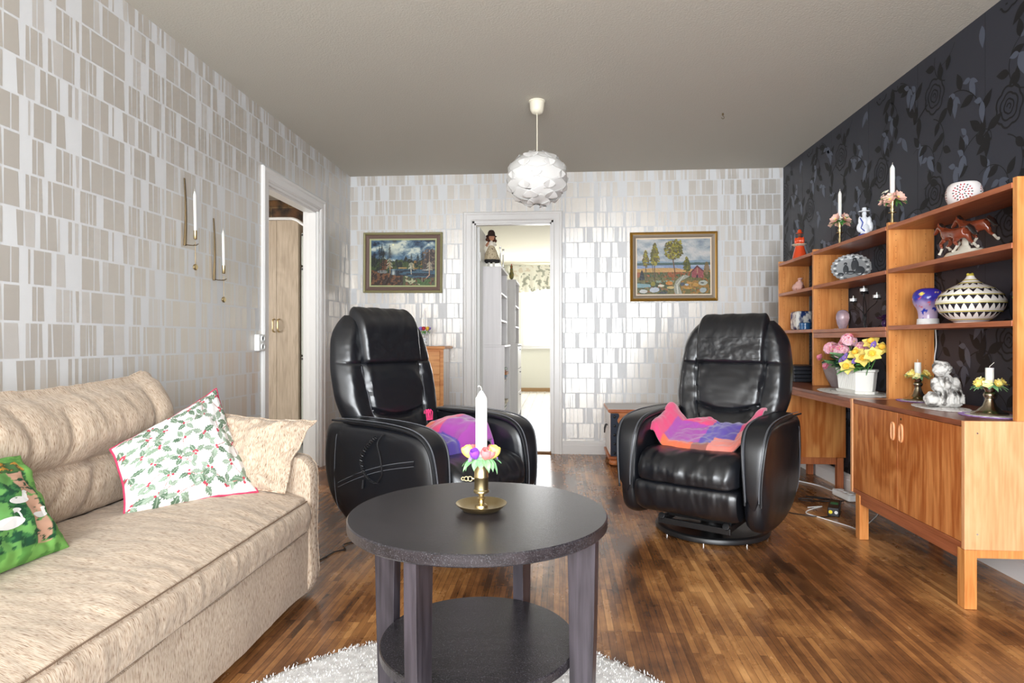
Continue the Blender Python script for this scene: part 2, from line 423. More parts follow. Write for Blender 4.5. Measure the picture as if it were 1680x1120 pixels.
# baseboards
def base_prof(): return [(0, 0), (.016, 0), (.016, .075), (.013, .082), (.013, .10), (.006, .112), (0, .115)]
def baseboard(name, p0, p1, nrm):
    P = base_prof(); vs = []; n = len(P)
    for q in (p0, p1):
        for (d, z) in P: vs.append((q[0]+nrm[0]*d, q[1]+nrm[1]*d, z))
    fs = [(i, (i+1) % n, n+(i+1) % n, n+i) for i in range(n)]+[tuple(range(n)), tuple(range(n, 2*n))]
    return struct(MB().add(vs, fs, 0, False).build(name, M_trim))
baseboard('baseboard_back', (.016, YB), (XR, YB), (0, -1))
baseboard('baseboard_back_left', (XL, YB), (-.87, YB), (0, -1))
baseboard('baseboard_left', (XL, DLY1+.085), (XL, YB), (1, 0))
baseboard('baseboard_left_front', (XL, YR), (XL, DLY0-.085), (1, 0))
baseboard('baseboard_right', (XR, YR), (XR, YB), (-1, 0))
# cornice line of paint where walls meet ceiling stays bare

# door casings: moulded architraves plus jamb linings
def casing(name, horiz, a0, a1, ztop, c, nrm, w=.085, thick=TW):
    """c: wall face coordinate; nrm: direction towards the living room"""
    mb = MB(); prof = [(0, .006), (.012, .016), (.05, .016), (.06, .022), (w-.008, .022), (w, .014), (w, 0), (0, 0)]
    def P(a, z, d): return (a, c+nrm*d, z) if horiz == 'x' else (c+nrm*d, a, z)
    path = [(a0, 0, -1, 0), (a0, ztop, -1, 1), (a1, ztop, 1, 1), (a1, 0, 1, 0)]
    vs = []; n = len(prof)
    for (a, z, da, dz) in path:
        for (o, d) in prof: vs.append(P(a+da*o, z+dz*o, d))
    fs = []
    for s in range(3): fs += [(s*n+i, s*n+(i+1) % n, (s+1)*n+(i+1) % n, (s+1)*n+i) for i in range(n)]
    fs += [tuple(range(n)), tuple(range(3*n, 4*n))]
    mb.add(vs, fs, 0, False)
    # jamb lining with a stop
    t = .018
    def J(aa, ab, za, zb, d0, d1):
        e0, e1 = sorted((c-nrm*d0, c-nrm*d1))
        mb.box(aa, ab, e0, e1, za, zb) if horiz == 'x' else mb.box(e0, e1, aa, ab, za, zb)
    J(a0-.001, a0+t, 0, ztop, 0, thick+.006); J(a1-t, a1+.001, 0, ztop, 0, thick+.006); J(a0, a1, ztop-t, ztop+.001, 0, thick+.006)
    J(a0+t, a0+t+.012, 0, ztop-t, .02, .075); J(a1-t-.012, a1-t, 0, ztop-t, .02, .075); J(a0+t, a1-t, ztop-t-.012, ztop-t, .02, .075)
    return struct(mb.build(name, M_trim))
casing('trim_1', 'x', DBX0, DBX1, DBZ, YB, -1, w=.08)
casing('trim_2', 'y', DLY0, DLY1, DLZ, XL, 1, w=.085)
# thresholds
M_thr = wood('threshold_oak', rgb(120, 84, 54), rgb(158, 118, 80), 'x')
struct(MB().box(DBX0+.018, DBX1-.018, YB-.0, YB+TW, .0, .018).build('trim_3', M_thr, bevel=.006))
struct(MB().box(XL-TW, XL, DLY0+.018, DLY1-.018, .0, .018).build('trim_4', M_thr, bevel=.006))

# ------------------------------------------------------------------ bedroom beyond the back doorway
BY0, BY1, BXL, BXR = YB+TW, 12.15, -1.12, 2.2
M_bwall = mat('bedroom_wall_paint', rgb(228, 227, 217), .8)
M_wfloor = mat('white_floor_boards', rgb(205, 200, 194), .3, col2=rgb(228, 224, 218), vscale=6, vstretch=(8, .5, 1))
mb = MB()
x = BXL
while x < BXR-.001:
    x2 = min(x+.14, BXR); mb.box(x, x2-.004, BY0-.06, BY1, -.1, .0); x = x2
mb.box(BXL, BXR, BY0-.06, BY1, -.12, -.008)
struct(mb.build('floor_bedroom', M_wfloor, bevel=.002))
struct(MB().box(BXL-.1, BXR+.1, BY0, BY1+.1, ZC, ZC+.1).build('ceiling_bedroom', mat('bedroom_ceiling', rgb(225, 220, 205), .9)))
struct(MB().box(BXL-.1, BXL, BY0, BY1, 0, ZC).build('wall_bedroom_left', M_bwall))
struct(MB().box(BXR, BXR+.1, BY0, BY1, 0, ZC).build('wall_bedroom_right', M_bwall))
mb = MB(); wallbox_holes(mb, 'x', BXL-.1, BXR+.1, BY1, BY1+.15, 0, ZC, [(-.75, 1.9, .86, 2.12)])
struct(mb.build('wall_bedroom_back', M_bwall))
window(2, -.75, 1.9, BY1+.07, .86, 2.12, (.4, 1.15))
bp = struct(MB().box(BXL, BXR, BY1-.014, BY1, 0, .07).build('baseboard_bedroom', mat('oak_strip', rgb(170, 135, 95), .5)))
# open bedroom door leaf, folded back into the bedroom
r = struct(empty('door_1', (DBX0+.03, BY0+.0, 0.0))); r['label'] = 'white bedroom door standing open into the bedroom, seen edge on'
MB().box(-.02, .02, .005, .78, .012, 2.035).build('door_panel', M_paint, r, bevel=.002)
mb = MB(); mb.tube([(.018, .72, .98), (.05, .72, .98)], .009, 10); mb.tube([(.05, .725, .98), (.05, .60, .98)], .008, 10); mb.lathe([(.0, 0), (.025, 0), (.025, .008), (0, .008)], 20, M=Matrix.Translation((.018, .72, .98)) @ Matrix.Rotation(PI/2, 4, 'Y'))
mb.build('door_handle', mat('dark_steel', (.2, .19, .18), .3, metal=1), r)
mb = MB(); mb.tube([(.022, .0, 1.72), (.022, .0, 1.80)], .009, 10); mb.tube([(.022, .0, .3), (.022, .0, .38)], .009, 10)
mb.build('hinge', M_paint, r)

# ------------------------------------------------------------------ kitchen beyond the left doorway
KX0, KY0, KY1 = -4.8, 2.6, 6.4
M_kwall = mat('kitchen_wall', rgb(205, 196, 182), .8)
M_kfloor = mat('kitchen_floor', rgb(150, 150, 148), .4)
struct(MB().box(KX0, XL-TW+.0, KY0, KY1, -.1, 0).build('floor_kitchen', M_kfloor))
struct(MB().box(KX0, XL-TW, KY0, KY1, ZC, ZC+.1).build('ceiling_kitchen', mat('kitchen_ceiling', rgb(190, 180, 165), .9)))
struct(MB().box(KX0, XL-TW, KY1, KY1+.1, 0, ZC).build('wall_kitchen_back', M_kwall))
struct(MB().box(KX0, XL-TW, KY0-.1, KY0, 0, ZC).build('wall_kitchen_front', M_kwall))
mb = MB(); wallbox_holes(mb, 'y', KY0, KY1, KX0-.1, KX0, 0, ZC, [(3.2, 4.8, .9, 2.1)]); struct(mb.build('wall_kitchen_left', M_kwall))
struct(MB().box(XL-TW-.1, XL-TW, YB+.0, KY1, 0, ZC).build('wall_kitchen_right', M_kwall))
# brown stone pattern paper over the kitchen cupboards
def stone_mat():
    m = mat('brown_stone_paper', rgb(80, 50, 30), .5); nt = m.node_tree; N = nt.nodes.new; L = nt.links.new
    tc = N('ShaderNodeTexCoord'); sp = N('ShaderNodeSeparateXYZ'); cb = N('ShaderNodeCombineXYZ'); L(tc.outputs['Object'], sp.inputs[0]); L(sp.outputs['X'], cb.inputs['X']); L(sp.outputs['Z'], cb.inputs['Y'])
    br = N('ShaderNodeTexBrick'); L(cb.outputs[0], br.inputs['Vector']); br.inputs['Scale'].default_value = 1; br.inputs['Brick Width'].default_value = .38; br.inputs['Row Height'].default_value = .2
    br.inputs['Mortar Size'].default_value = .006; br.inputs['Color1'].default_value = (.075, .038, .014, 1); br.inputs['Color2'].default_value = (.06, .03, .02, 1); br.inputs['Mortar'].default_value = (.12, .08, .05, 1)
    n = N('ShaderNodeTexNoise'); n.inputs['Scale'].default_value = 9; n.inputs['Detail'].default_value = 8; L(tc.outputs['Object'], n.inputs['Vector'])
    r = N('ShaderNodeValToRGB'); r.color_ramp.elements[0].position = .35; r.color_ramp.elements[0].color = (.3, .3, .16, 1); r.color_ramp.elements[1].position = .7; r.color_ramp.elements[1].color = (3.0, 2.6, 1.5, 1); L(n.outputs[0], r.inputs[0])
    x = N('ShaderNodeMix'); x.data_type = 'RGBA'; x.blend_type = 'MULTIPLY'; x.inputs[0].default_value = 1; L(br.outputs['Color'], x.inputs[6]); L(r.outputs[0], x.inputs[7]); L(x.outputs[2], nt.nodes['Principled BSDF'].inputs['Base Color']); return m

# numpy painting helper for prints and oil paintings
class Ras:
    def __init__(s, W, H, seed): s.W, s.H = W, H; s.a = np.zeros((H, W, 3)); s.r = np.random.RandomState(seed); s.Y, s.X = np.mgrid[0:H, 0:W]; s.X = s.X/(W-1); s.Y = s.Y/(H-1)
    def noise(s, fx, fy, oct=3):
        out = np.zeros((s.H, s.W)); amp = 1; tot = 0
        for o in range(oct):
            gx, gy = int(fx*2**o)+2, int(fy*2**o)+2; g = s.r.rand(gy, gx); x = s.X*(gx-1.001); y = s.Y*(gy-1.001); xi = x.astype(int); yi = y.astype(int); fx_ = x-xi; fy_ = y-yi; fx_ = fx_*fx_*(3-2*fx_); fy_ = fy_*fy_*(3-2*fy_)
            out += amp*((g[yi, xi]*(1-fx_)+g[yi, xi+1]*fx_)*(1-fy_)+(g[yi+1, xi]*(1-fx_)+g[yi+1, xi+1]*fx_)*fy_); tot += amp; amp *= .55
        return out/tot
    def put(s, m, c, k=1.0): m = (m*k)[..., None] if m.dtype != bool else m[..., None]*k; s.a = s.a*(1-m)+np.array(c)/255.*m
    def ramp(s, t, cs): 
        t = np.clip(t, 0, 1)*(len(cs)-1); i = np.clip(t.astype(int), 0, len(cs)-2); f = (t-i)[..., None]; C_ = np.array(cs)/255.; return C_[i]*(1-f)+C_[i+1]*f
    def ell(s, x, y, rx, ry, c, rag=0): 
        n = s.noise(30, 22, 2)-.5 if rag else 0; s.put(((s.X-x)/rx)**2+((s.Y-y)/ry)**2 < 1+rag*n, c)
    def line(s, x0, y0, x1, y1, w, c):
        dx, dy = x1-x0, y1-y0; t = np.clip(((s.X-x0)*dx+(s.Y-y0)*dy)/(dx*dx+dy*dy), 0, 1); s.put(np.hypot(s.X-x0-t*dx, (s.Y-y0-t*dy)*s.H/s.W) < w, c)
    def poly(s, pts, c):
        m = np.zeros((s.H, s.W), bool); n = len(pts)
        for i in range(n):
            x0, y0 = pts[i]; x1, y1 = pts[(i+1) % n]
            if y0 == y1: continue
            cr = ((y0 > s.Y) != (y1 > s.Y)) & (s.X < (x1-x0)*(s.Y-y0)/(y1-y0)+x0); m ^= cr
        s.put(m, c)
def ss_np(a, b, x): t = np.clip((x-a)/(b-a), 0, 1); return t*t*(3-2*t)

# ------------------------------------------------------------------ furniture materials
def fabric_mat(nm, sc):
    m = mat(nm, rgb(190, 168, 142), .9, sheen=.15); nt = m.node_tree; N = nt.nodes.new; L = nt.links.new; b = nt.nodes['Principled BSDF']
    tc = N('ShaderNodeTexCoord'); mp = N('ShaderNodeMapping'); mp.inputs['Scale'].default_value = sc; L(tc.outputs['Object'], mp.inputs[0])
    wz = N('ShaderNodeTexNoise'); wz.inputs['Scale'].default_value = 9; L(tc.outputs['Object'], wz.inputs['Vector'])
    mv = N('ShaderNodeVectorMath'); mv.operation = 'MULTIPLY_ADD'; mv.inputs[1].default_value = (3, 7, 3); L(wz.outputs['Color'], mv.inputs[0]); L(mp.outputs[0], mv.inputs[2])
    n = N('ShaderNodeTexNoise'); n.inputs['Scale'].default_value = 1; n.inputs['Detail'].default_value = 2; L(mv.outputs[0], n.inputs['Vector'])
    r = N('ShaderNodeValToRGB'); e = r.color_ramp.elements; e[0].position = .30; e[0].color = rgb(118, 88, 66)+(1,); e[1].position = .72; e[1].color = rgb(220, 202, 182)+(1,)
    q = e.new(.45); q.color = rgb(190, 167, 144)+(1,); q = e.new(.56); q.color = rgb(196, 178, 158)+(1,)
    L(n.outputs[0], r.inputs[0]); L(r.outputs[0], b.inputs['Base Color'])
    bp = N('ShaderNodeBump'); bp.inputs['Strength'].default_value = .5; bp.inputs['Distance'].default_value = .0015; L(n.outputs[0], bp.inputs['Height']); L(bp.outputs[0], b.inputs['Normal'])
    return m
M_sofa = fabric_mat('chenille_beige', (60, 620, 60)); M_sofax = fabric_mat('chenille_beige_arm', (620, 60, 60))
M_teak_z = wood('teak_upright_grain', rgb(196, 120, 58), rgb(226, 158, 92), 'z', .38)
M_teak_y = wood('teak_lengthwise_grain', rgb(150, 82, 50), rgb(186, 112, 74), 'y', .35)
M_teak_top = wood('teak_top_grain', rgb(120, 66, 44), rgb(158, 94, 66), 'y', .28)
M_teak_door = wood('teak_door_grain', rgb(178, 98, 46), rgb(222, 146, 84), 'z', .35, .8, ring=.9)
M_teak_leg = wood('teak_leg_grain', rgb(170, 92, 54), rgb(202, 124, 76), 'z', .38)
M_teak_handle = wood('teak_handle', rgb(216, 146, 96), rgb(236, 172, 122), 'z', .4)
M_brass = mat('brass', (.58, .46, .25), .30, metal=1, bump=.1, bscale=80)
M_dbrass = mat('aged_brass', (.20, .145, .08), .38, metal=1, bump=.15, bscale=60)
M_wax = mat('white_wax', rgb(245, 243, 238), .4, sss=.2)
M_wick = mat('wick', rgb(225, 220, 210), .9)
M_chrome = mat('chrome', (.7, .7, .7), .15, metal=1)
M_blackw = wood('black_brown_veneer', rgb(27, 24, 27), rgb(48, 43, 46), 'x', .27)
M_blackl = wood('black_brown_leg', rgb(34, 30, 34), rgb(66, 60, 66), 'z', .36)
M_leather = mat('black_leather', (.007, .008, .011), .31, bump=.13, bscale=380, spec=1.0)
M_leather2 = mat('black_leather_piping', (.014, .015, .018), .42, spec=.6)
M_stitch = mat('grey_stitching', rgb(112, 114, 120), .7)
M_steelblk = mat('black_steel', (.012, .012, .013), .35, spec=.6)
M_white = mat('white_plastic', rgb(238, 238, 236), .35)
M_lace = mat('white_lace', rgb(238, 234, 230), .9)
M_black = mat('black_plastic', (.012, .012, .014), .4)

# ------------------------------------------------------------------ rug, side table, candle
def speck(m, k=1):
    nt = m.node_tree; N = nt.nodes.new; L = nt.links.new; b = nt.nodes['Principled BSDF']; src = b.inputs['Base Color'].links[0].from_socket
    tc = N('ShaderNodeTexCoord'); n = N('ShaderNodeTexNoise'); n.inputs['Scale'].default_value = 420; n.inputs['Detail'].default_value = 2; L(tc.outputs['Object'], n.inputs['Vector'])
    r = N('ShaderNodeValToRGB'); r.color_ramp.elements[0].position = .56; r.color_ramp.elements[1].position = .74; L(n.outputs[0], r.inputs[0])
    x = N('ShaderNodeMix'); x.data_type = 'RGBA'; L(r.outputs[0], x.inputs[0]); L(src, x.inputs[6]); x.inputs[7].default_value = (.075, .073, .080, 1); L(x.outputs[2], b.inputs['Base Color'])
    bp = N('ShaderNodeBump'); bp.inputs['Strength'].default_value = .35; bp.inputs['Distance'].default_value = .001; L(n.outputs[0], bp.inputs['Height']); L(bp.outputs[0], b.inputs['Normal'])
speck(M_blackw)
def rug():
    r0 = .712; rnd = random.Random(2)
    mb = MB(); mb.lathe([(r0-.012, 0), (r0, .006), (r0-.004, .014), (r0-.03, .018), (.0, .018)], 96)
    for i in range(26000):
        t = rnd.random()*2*PI; r = r0*math.sqrt(rnd.random())*1.005; x, y = r*math.cos(t), r*math.sin(t)
        a = rnd.random()*2*PI; l = rnd.uniform(.002, .006); w = .0020; h = rnd.uniform(.003, .0075)
        dx, dy = math.cos(a), math.sin(a)
        mb.add([(x-dy*w, y+dx*w, .016), (x+dy*w, y-dx*w, .016), (x+dx*l+dy*w*.4, y+dy*l-dx*w*.4, .016+h), (x+dx*l-dy*w*.4, y+dy*l+dx*w*.4, .016+h)], [(0, 1, 2, 3)], 0)
    o = mb.build('round_rug', mat('rug_wool', rgb(205, 202, 200), .95, col2=rgb(232, 230, 228), vscale=40), None, (-.258, 1.365, .0), recalc=False)
    tag(o, 'round light grey shaggy rug under the black side table', 'rug')
rug()
def side_table():
    r = empty('side_table', (-.19, 1.45, .02)); tag(r, 'round black brown veneer side table with a lower shelf and four legs', 'table')
    H = .58
    MB().lathe([(0, H-.026), (.297, H-.026), (.300, H-.023), (.300, H-.003), (.2975, H), (0, H)], 128, sm=False).build('tabletop', M_blackw, r)
    MB().lathe([(0, .262), (.226, .262), (.228, .264), (.228, .282), (.226, .285), (0, .285)], 96, sm=False).build('lower_shelf', M_blackw, r)
    for k in range(4):
        a = math.radians(-20+90*k); ca, sa = math.cos(a), math.sin(a)
        mb = MB(); rows = []
        n = 10
        for i in range(n+1):
            t = i/n; z = t*(H-.026); ro = .272+.012*math.sin(t*PI/2)+.004*t; w = .042+.022*t
            rows.append((ro-w, ro, z))
        vs = []
        for (ri, ro, z) in rows:
            for (q, s) in ((ri, -1), (ro, -1), (ro, 1), (ri, 1)): vs.append((q*ca-s*.0145*sa, q*sa+s*.0145*ca, z))
        fs = []
        for i in range(n):
            for j in range(4): fs.append((i*4+j, i*4+(j+1) % 4, (i+1)*4+(j+1) % 4, (i+1)*4+j))
        fs += [(0, 1, 2, 3), tuple(n*4+j for j in range(4))]
        mb.add(vs, fs, 0, False); mb.build('leg', M_blackl, r, bevel=.0015)
side_table()

def candle(name, loc, r, h, label, group=None, tilt=0, bent=False, taper=.0, mt=None):
    root = empty(name, loc); tag(root, label, 'candle', group); root.rotation_euler = (0, tilt, 0)
    MB().lathe([(0, 0), (r*(1+taper), 0), (r, h*.86), (r*.96, h*.90), (r*.55, h*.955), (r*.25, h*.99), (0, h)], 24).build('wax', mt or M_wax, root)
    k = .0011
    MB().tube([(0, 0, h*.985), (0, 0, h+.004), (-.002, 0, h+.009), (-.006, 0, h+.011), (-.008, 0, h+.008)] if bent else [(0, 0, h*.985), (0, 0, h+.005), (.001, 0, h+.010)], k, 6).build('wick', M_wick, root)
    return root
def flower(mb, c, R, n, mi, mic, tiltv=(0, 0, 1), cup=.35, wid=.5, seed=0, rows=1):
    """petal flower: n petals around axis tiltv"""
    ax = Vector(tiltv).normalized(); q = Vector((0, 0, 1)).rotation_difference(ax); rnd = random.Random(seed); c = Vector(c)
    for rr in range(rows):
        for k in range(n):
            a = 2*PI*(k+.5*rr)/n+rnd.uniform(-.12, .12); f = 1-.28*rr; L = R*f*rnd.uniform(.9, 1.1)
            def fn(u, v, a=a, L=L, rr=rr):
                w = L*wid*math.sin(PI*min(1, (v*.93+.05))**.75)*(u-.5)*2
                h = L*(cup+.35*rr)*v*v*.9+abs(u-.5)**2*L*.35-.08*L*v**4
                x = L*v; p = Vector((x*math.cos(a)-w*math.sin(a), x*math.sin(a)+w*math.cos(a), h))
                return c+q @ p
            mb.grid(fn, 4, 5, mi=mi)
    mb.ell(c+ax*R*.12, (R*.16, R*.16, R*.16), mic, 8, 6)
def leafm(mb, c, d, L, w, mi, droop=.3, up=(0, 0, 1)):
    d = Vector(d).normalized(); s = d.cross(Vector(up)); s = s.normalized() if s.length > 1e-3 else Vector((1, 0, 0)); u2 = s.cross(d); c = Vector(c)
    def fn(u, v):
        ww = w*math.sin(PI*min(1, v*.96+.03)**.8)*(u-.5)*2
        return c+d*L*v+s*ww+u2*(-droop*L*v*v+abs(u-.5)*w*.5)
    mb.grid(fn, 4, 6, mi=mi)
def tulip(mb, c, R, mi, axis=(0, 0, 1), seed=0):
    ax = Vector(axis).normalized(); q = Vector((0, 0, 1)).rotation_difference(ax); c = Vector(c)
    for k in range(5):
        a = 2*PI*k/5+seed
        def fn(u, v, a=a):
            t = a+(u-.5)*1.75; r = R*(.15+.85*math.sin(PI*(.08+.62*v)))*(1+.06*(k % 2)); z = R*2.1*v-R*.25*(abs(u-.5)*2)**2*v
            return c+q @ Vector((r*math.cos(t), r*math.sin(t), z))
        mb.grid(fn, 5, 6, mi=mi)
M_leaf = mat('green_leaf', rgb(78, 140, 66), .5, col2=rgb(120, 180, 100), vscale=60)
M_leafp = mat('pale_green_leaf', rgb(120, 175, 120), .5, col2=rgb(160, 205, 150), vscale=60)
M_yel = mat('yellow_petal', rgb(245, 222, 120), .6); M_yel2 = mat('deep_yellow_petal', rgb(245, 196, 70), .6)
M_pur = mat('purple_petal', rgb(140, 70, 190), .6); M_pink = mat('pink_petal', rgb(238, 150, 160), .6)
M_coral = mat('coral_petal', rgb(238, 130, 130), .6); M_peach = mat('peach_petal', rgb(240, 196, 180), .6); M_red = mat('red_petal', rgb(200, 50, 70), .6)
M_lil = mat('lilac_petal', rgb(150, 120, 205), .6); M_whp = mat('white_petal', rgb(240, 238, 225), .6)

def brass_candlestick():
    r = empty('brass_candlestick', (-.184, 1.457, .60)); tag(r, 'brass chamber candlestick with round dish and side handle on the black table', 'candlestick')
    MB().lathe([(0, .004), (.03, .004), (.036, 0), (.044, .002), (.0585, .014), (.060, .017), (.057, .017), (.042, .007), (0, .007)], 64).build('dish', M_brass, r)
    MB().lathe([(0, .006), (.016, .006), (.014, .012), (.007, .016), (.0065, .024), (.010, .028), (.0065, .032), (.0075, .040), (.0075, .042), (0, .042)], 32).build('stem', M_brass, r)
    MB().lathe([(0, .040), (.014, .040), (.0185, .043), (.0185, .047), (.0165, .049), (.0165, .076), (.0172, .077), (.0172, .080), (.0165, .081), (.0165, .112), (.0175, .114), (.0155, .115), (.0150, .10), (0, .10)], 40).build('socket', M_brass, r)
    mb = MB(); y = -.004; mb.tube([(-.016, y, .074), (-.022, y, .074)], .003, 8)
    for cx, rr in ((-.026, .0055), (-.035, .005), (-.043, .0035)):
        mb.tube([(cx+rr*math.cos(t), y, .074+rr*math.sin(t)) for t in [2*PI*k/16 for k in range(16)]], .0014, 6, closed=True)
    mb.build('handle', M_brass, r)
    candle('candle', (-.184, 1.457, .704), .0138, .178, 'tall white candle standing in the brass candlestick on the black table', bent=True)
    mb = MB(); mb.tube([(.021*math.cos(t), .021*math.sin(t), 0) for t in [2*PI*k/24 for k in range(24)]], .003, 6, closed=True, mi=0)
    rnd = random.Random(8)
    for k in range(16):
        a = 2*PI*k/16+rnd.uniform(-.1, .1); leafm(mb, (.019*math.cos(a), .019*math.sin(a), -.002), (math.cos(a), math.sin(a), rnd.uniform(-.75, .1)), rnd.uniform(.026, .040), .010, 0, .5)
    for k, (a, mi, R) in enumerate(((-1.95, 2, .0115), (-1.1, 3, .0125), (-.75, 4, .012), (-.35, 1, .014), (3.3, 1, .0135), (2.4, 4, .012), (1.6, 2, .012), (.8, 3, .012), (-2.7, 1, .012), (.15, 1, .012))):
        tulip(mb, (.026*math.cos(a), .026*math.sin(a), .001), R, mi, (math.cos(a)*.45, math.sin(a)*.45, 1), k)
    for a in (-.1, -2.2, 1.1): flower(mb, (.036*math.cos(a), .036*math.sin(a), .0), .007, 5, 5, 1, (math.cos(a), math.sin(a), .4), seed=3)
    o = mb.build('flower_wreath', [M_leafp, M_yel, M_pur, M_coral, M_coral, M_lil], None, (-.184, 1.457, .724), recalc=False)
    tag(o, 'ring of artificial tulips around the white candle on the black table', 'flower wreath')
brass_candlestick()

# ------------------------------------------------------------------ sofa
def fb(x, y, z=0, o=3): return noise.fractal(Vector((x, y, z)), 1, 2, o)
def sofa():
    r = empty('sofa', (-1.4, 1.3, 0)); tag(r, 'beige chenille sofa with a long seat along the left wall', 'sofa')
    ox, oy = 1.4, -1.3
    def B(name, mb, **k): return mb.build(name, M_sofa, r, **k)
    y0, y1 = .22, 2.41
    # base with skirt panel
    mb = MB()
    prof = [(-1.80, .05), (-1.80, .27), (-.985, .27), (-.968, .262), (-.966, .20), (-.968, .10), (-.972, .035), (-1.0, .02), (-1.75, .02)]
    ny = 90
    def fn(u, v):
        k = u*len(prof); i = int(k) % len(prof); a = prof[i]; y = y0+(y1-.07-y0)*v
        x, z = a
        if x > -1.0: x += .006*fb(y*9, z*22, 3)+.004*math.sin(y*14+z*9)
        return (x+ox, y+oy, z)
    mb.grid(fn, len(prof), ny, cu=True); n = len(prof); mb.add([mb.v[i] for i in range(n)], [tuple(range(n))]); mb.add([mb.v[ny*n+i] for i in range(n)], [tuple(range(n))])
    B('base', mb)
    # arm panels: thin upholstered slabs
    for (ya, yb) in ((y1-.085, y1), (y0-.02, y0+.065)):
        out = catmull([(-1.82, .03), (-1.82, .50), (-1.75, .56), (-1.4, .565), (-1.05, .555), (-.975, .53), (-.952, .47), (-.955, .25), (-.958, .04), (-1.1, .02), (-1.7, .02)], 6)
        c = Vector((-1.39, .29)); mb = MB(); prof2 = [(0, -1), (.6, -1), (.95, -.98), (.985, -.85), (1, -.4), (1, .4), (.985, .85), (.95, .98), (.6, 1), (0, 1)]
        ym, hy = (ya+yb)/2, (yb-ya)/2
        def fa(u, v):
            k = int(round(u*len(out))) % len(out); j = int(round(v*(len(prof2)-1))); S, X = prof2[j]; p = out[k]
            q = c+(Vector((p.x, p.y))-c)*S; return (q.x+ox, ym+X*hy+.003*fb(q.x*8, q.y*8, ya)+oy, q.y)
        mb.grid(fa, len(out), len(prof2)-1, cu=True)
        a = mb.build('armrest', M_sofax, r, weld=True)
        mb = MB(); P = [(p.x*1.0+ox, yb-.004+oy, p.y) for p in out[24:54]]; mb.tube([(-1.39+(p.x+1.39)*.985+ox, yb-.007+oy, .29+(p.y-.29)*.985) for p in out if p.x > -1.2 and p.y > .03], .004, 6); mb.build('piping', M_sofa, a)
    # feet
    for fy in (.35, 2.3):
        MB().box(-1.06+ox, -1.01+ox, fy-.025+oy, fy+.025+oy, 0, .04).build('leg', M_sofa, r, bevel=.005)
    # seat cushion
    P = catmull([(-1.62, .28), (-1.64, .35), (-1.60, .415), (-1.45, .438), (-1.25, .445), (-1.08, .43), (-.985, .402), (-.958, .385), (-.942, .35), (-.944, .305), (-.965, .274), (-1.1, .268), (-1.4, .268)], 8)
    ys0, ys1 = y0+.065, y1-.088; ny = 260; cc = Vector((-1.3, .35, 0))
    def fs(u, v):
        k = int(round(u*len(P))) % len(P); p = P[k]; y = ys0+(ys1-ys0)*v; e = min(v, 1-v)*(ys1-ys0)
        rr = 1-.10*(1-min(1, e/.05))**2.2; x = cc.x+(p.x-cc.x)*(1-.03*(1-min(1, e/.05))**2); z = cc.y+(p.y-cc.y)*rr
        top = ss(.36, .41, p.y)
        z += top*(.012*fb(x*5, y*3.1, 1)+.0035*fb(x*7, y*26, 5))-top*.012*math.exp(-((y-1.3)/.45)**2)
        if p.x > -.97 and .29 < p.y < .40: x += .004*fb(y*13, p.y*12, 7)+.0025*fb(y*38, p.y*9, 2)
        d = math.hypot(p.x+.960, p.y-.387); z -= .006*math.exp(-(d/.006)**2); x -= .005*math.exp(-(d/.006)**2)
        return (x+ox, y+oy, z)
    mb = MB(); mb.grid(fs, len(P), ny, cu=True); n = len(P); mb.add([mb.v[i] for i in range(n)], [tuple(range(n))]); mb.add([mb.v[ny*n+i] for i in range(n)], [tuple(range(n))])
    s = B('seat_cushion', mb)
    mb = MB(); mb.tube([(-.9585+ox-.001+.0015*fb(y*9, 2, 2), y+oy, .3875+.002*fb(y*6, 0, 1)) for y in [ys0+.02+(ys1-ys0-.04)*k/80 for k in range(81)]], .0022, 6)
    mb.build('seam', mat('sofa_seam', rgb(120, 98, 80), .9), s)
    # back frame
    MB().box(-1.87+ox, -1.72+ox, y0+oy, y1-.02+oy, .06, .74).build('back_frame', M_sofa, r, bevel=.03, bseg=4)
    # back cushion: two rolls with a deep seam between and a knife edge on top
    Pb = catmull([(-1.70, .40), (-1.62, .41), (-1.565, .44), (-1.545, .51), (-1.560, .575), (-1.590, .600), (-1.560, .625), (-1.530, .69), (-1.545, .76), (-1.60, .815), (-1.655, .838), (-1.685, .858), (-1.70, .835), (-1.78, .80), (-1.80, .70), (-1.78, .5)], 7)
    cb = Vector((-1.66, .63)); yb0, yb1 = .27, 2.43; nb = 300
    def fbk(u, v):
        k = int(round(u*len(Pb))) % len(Pb); p = Pb[k]; y = yb0+(yb1-yb0)*v; e = min(v, 1-v)*(yb1-yb0)
        q = (1-min(1, e/.10)); S = math.sqrt(max(0, 1-q**2.4))*.80+.20
        ear = ss(.70, .86, p.y)*ss(.12, .0, e)
        x = cb.x+(p.x-cb.x)*(S if S < 1 else 1); z = cb.y+(p.y-cb.y)*(1-.25*(1-S))
        up = ss(.45, .86, p.y)
        z += up*(.03*ear-.018*math.exp(-((y-1.75)/.25)**2)+.012*math.sin(y*5.2+.3))
        front = ss(-1.66, -1.57, p.x)
        # vertical folds pulled from the seams
        fold = 0
        for (yf, sl, wd, am, za, zb) in ((1.53, .5, .018, .016, .62, .86), (1.72, -.25, .022, .014, .60, .86), (1.86, .2, .016, .010, .60, .80), (2.02, .9, .03, .012, .42, .62), (1.9, 1.3, .02, .012, .42, .60), (1.78, 1.5, .02, .010, .42, .60), (1.35, -.4, .02, .014, .6, .86), (1.1, .3, .025, .014, .6, .86), (2.25, .4, .02, .012, .6, .86)):
            yy = yf+sl*(p.y-.62)*.6; fold -= am*math.exp(-((y-yy)/wd)**2)*ss(za-.03, za+.03, p.y)*(1-ss(zb-.03, zb+.02, p.y))
        x += front*(fold+.010*fb(y*5, p.y*6, 3)+.0035*fb(y*24, p.y*8, 9))
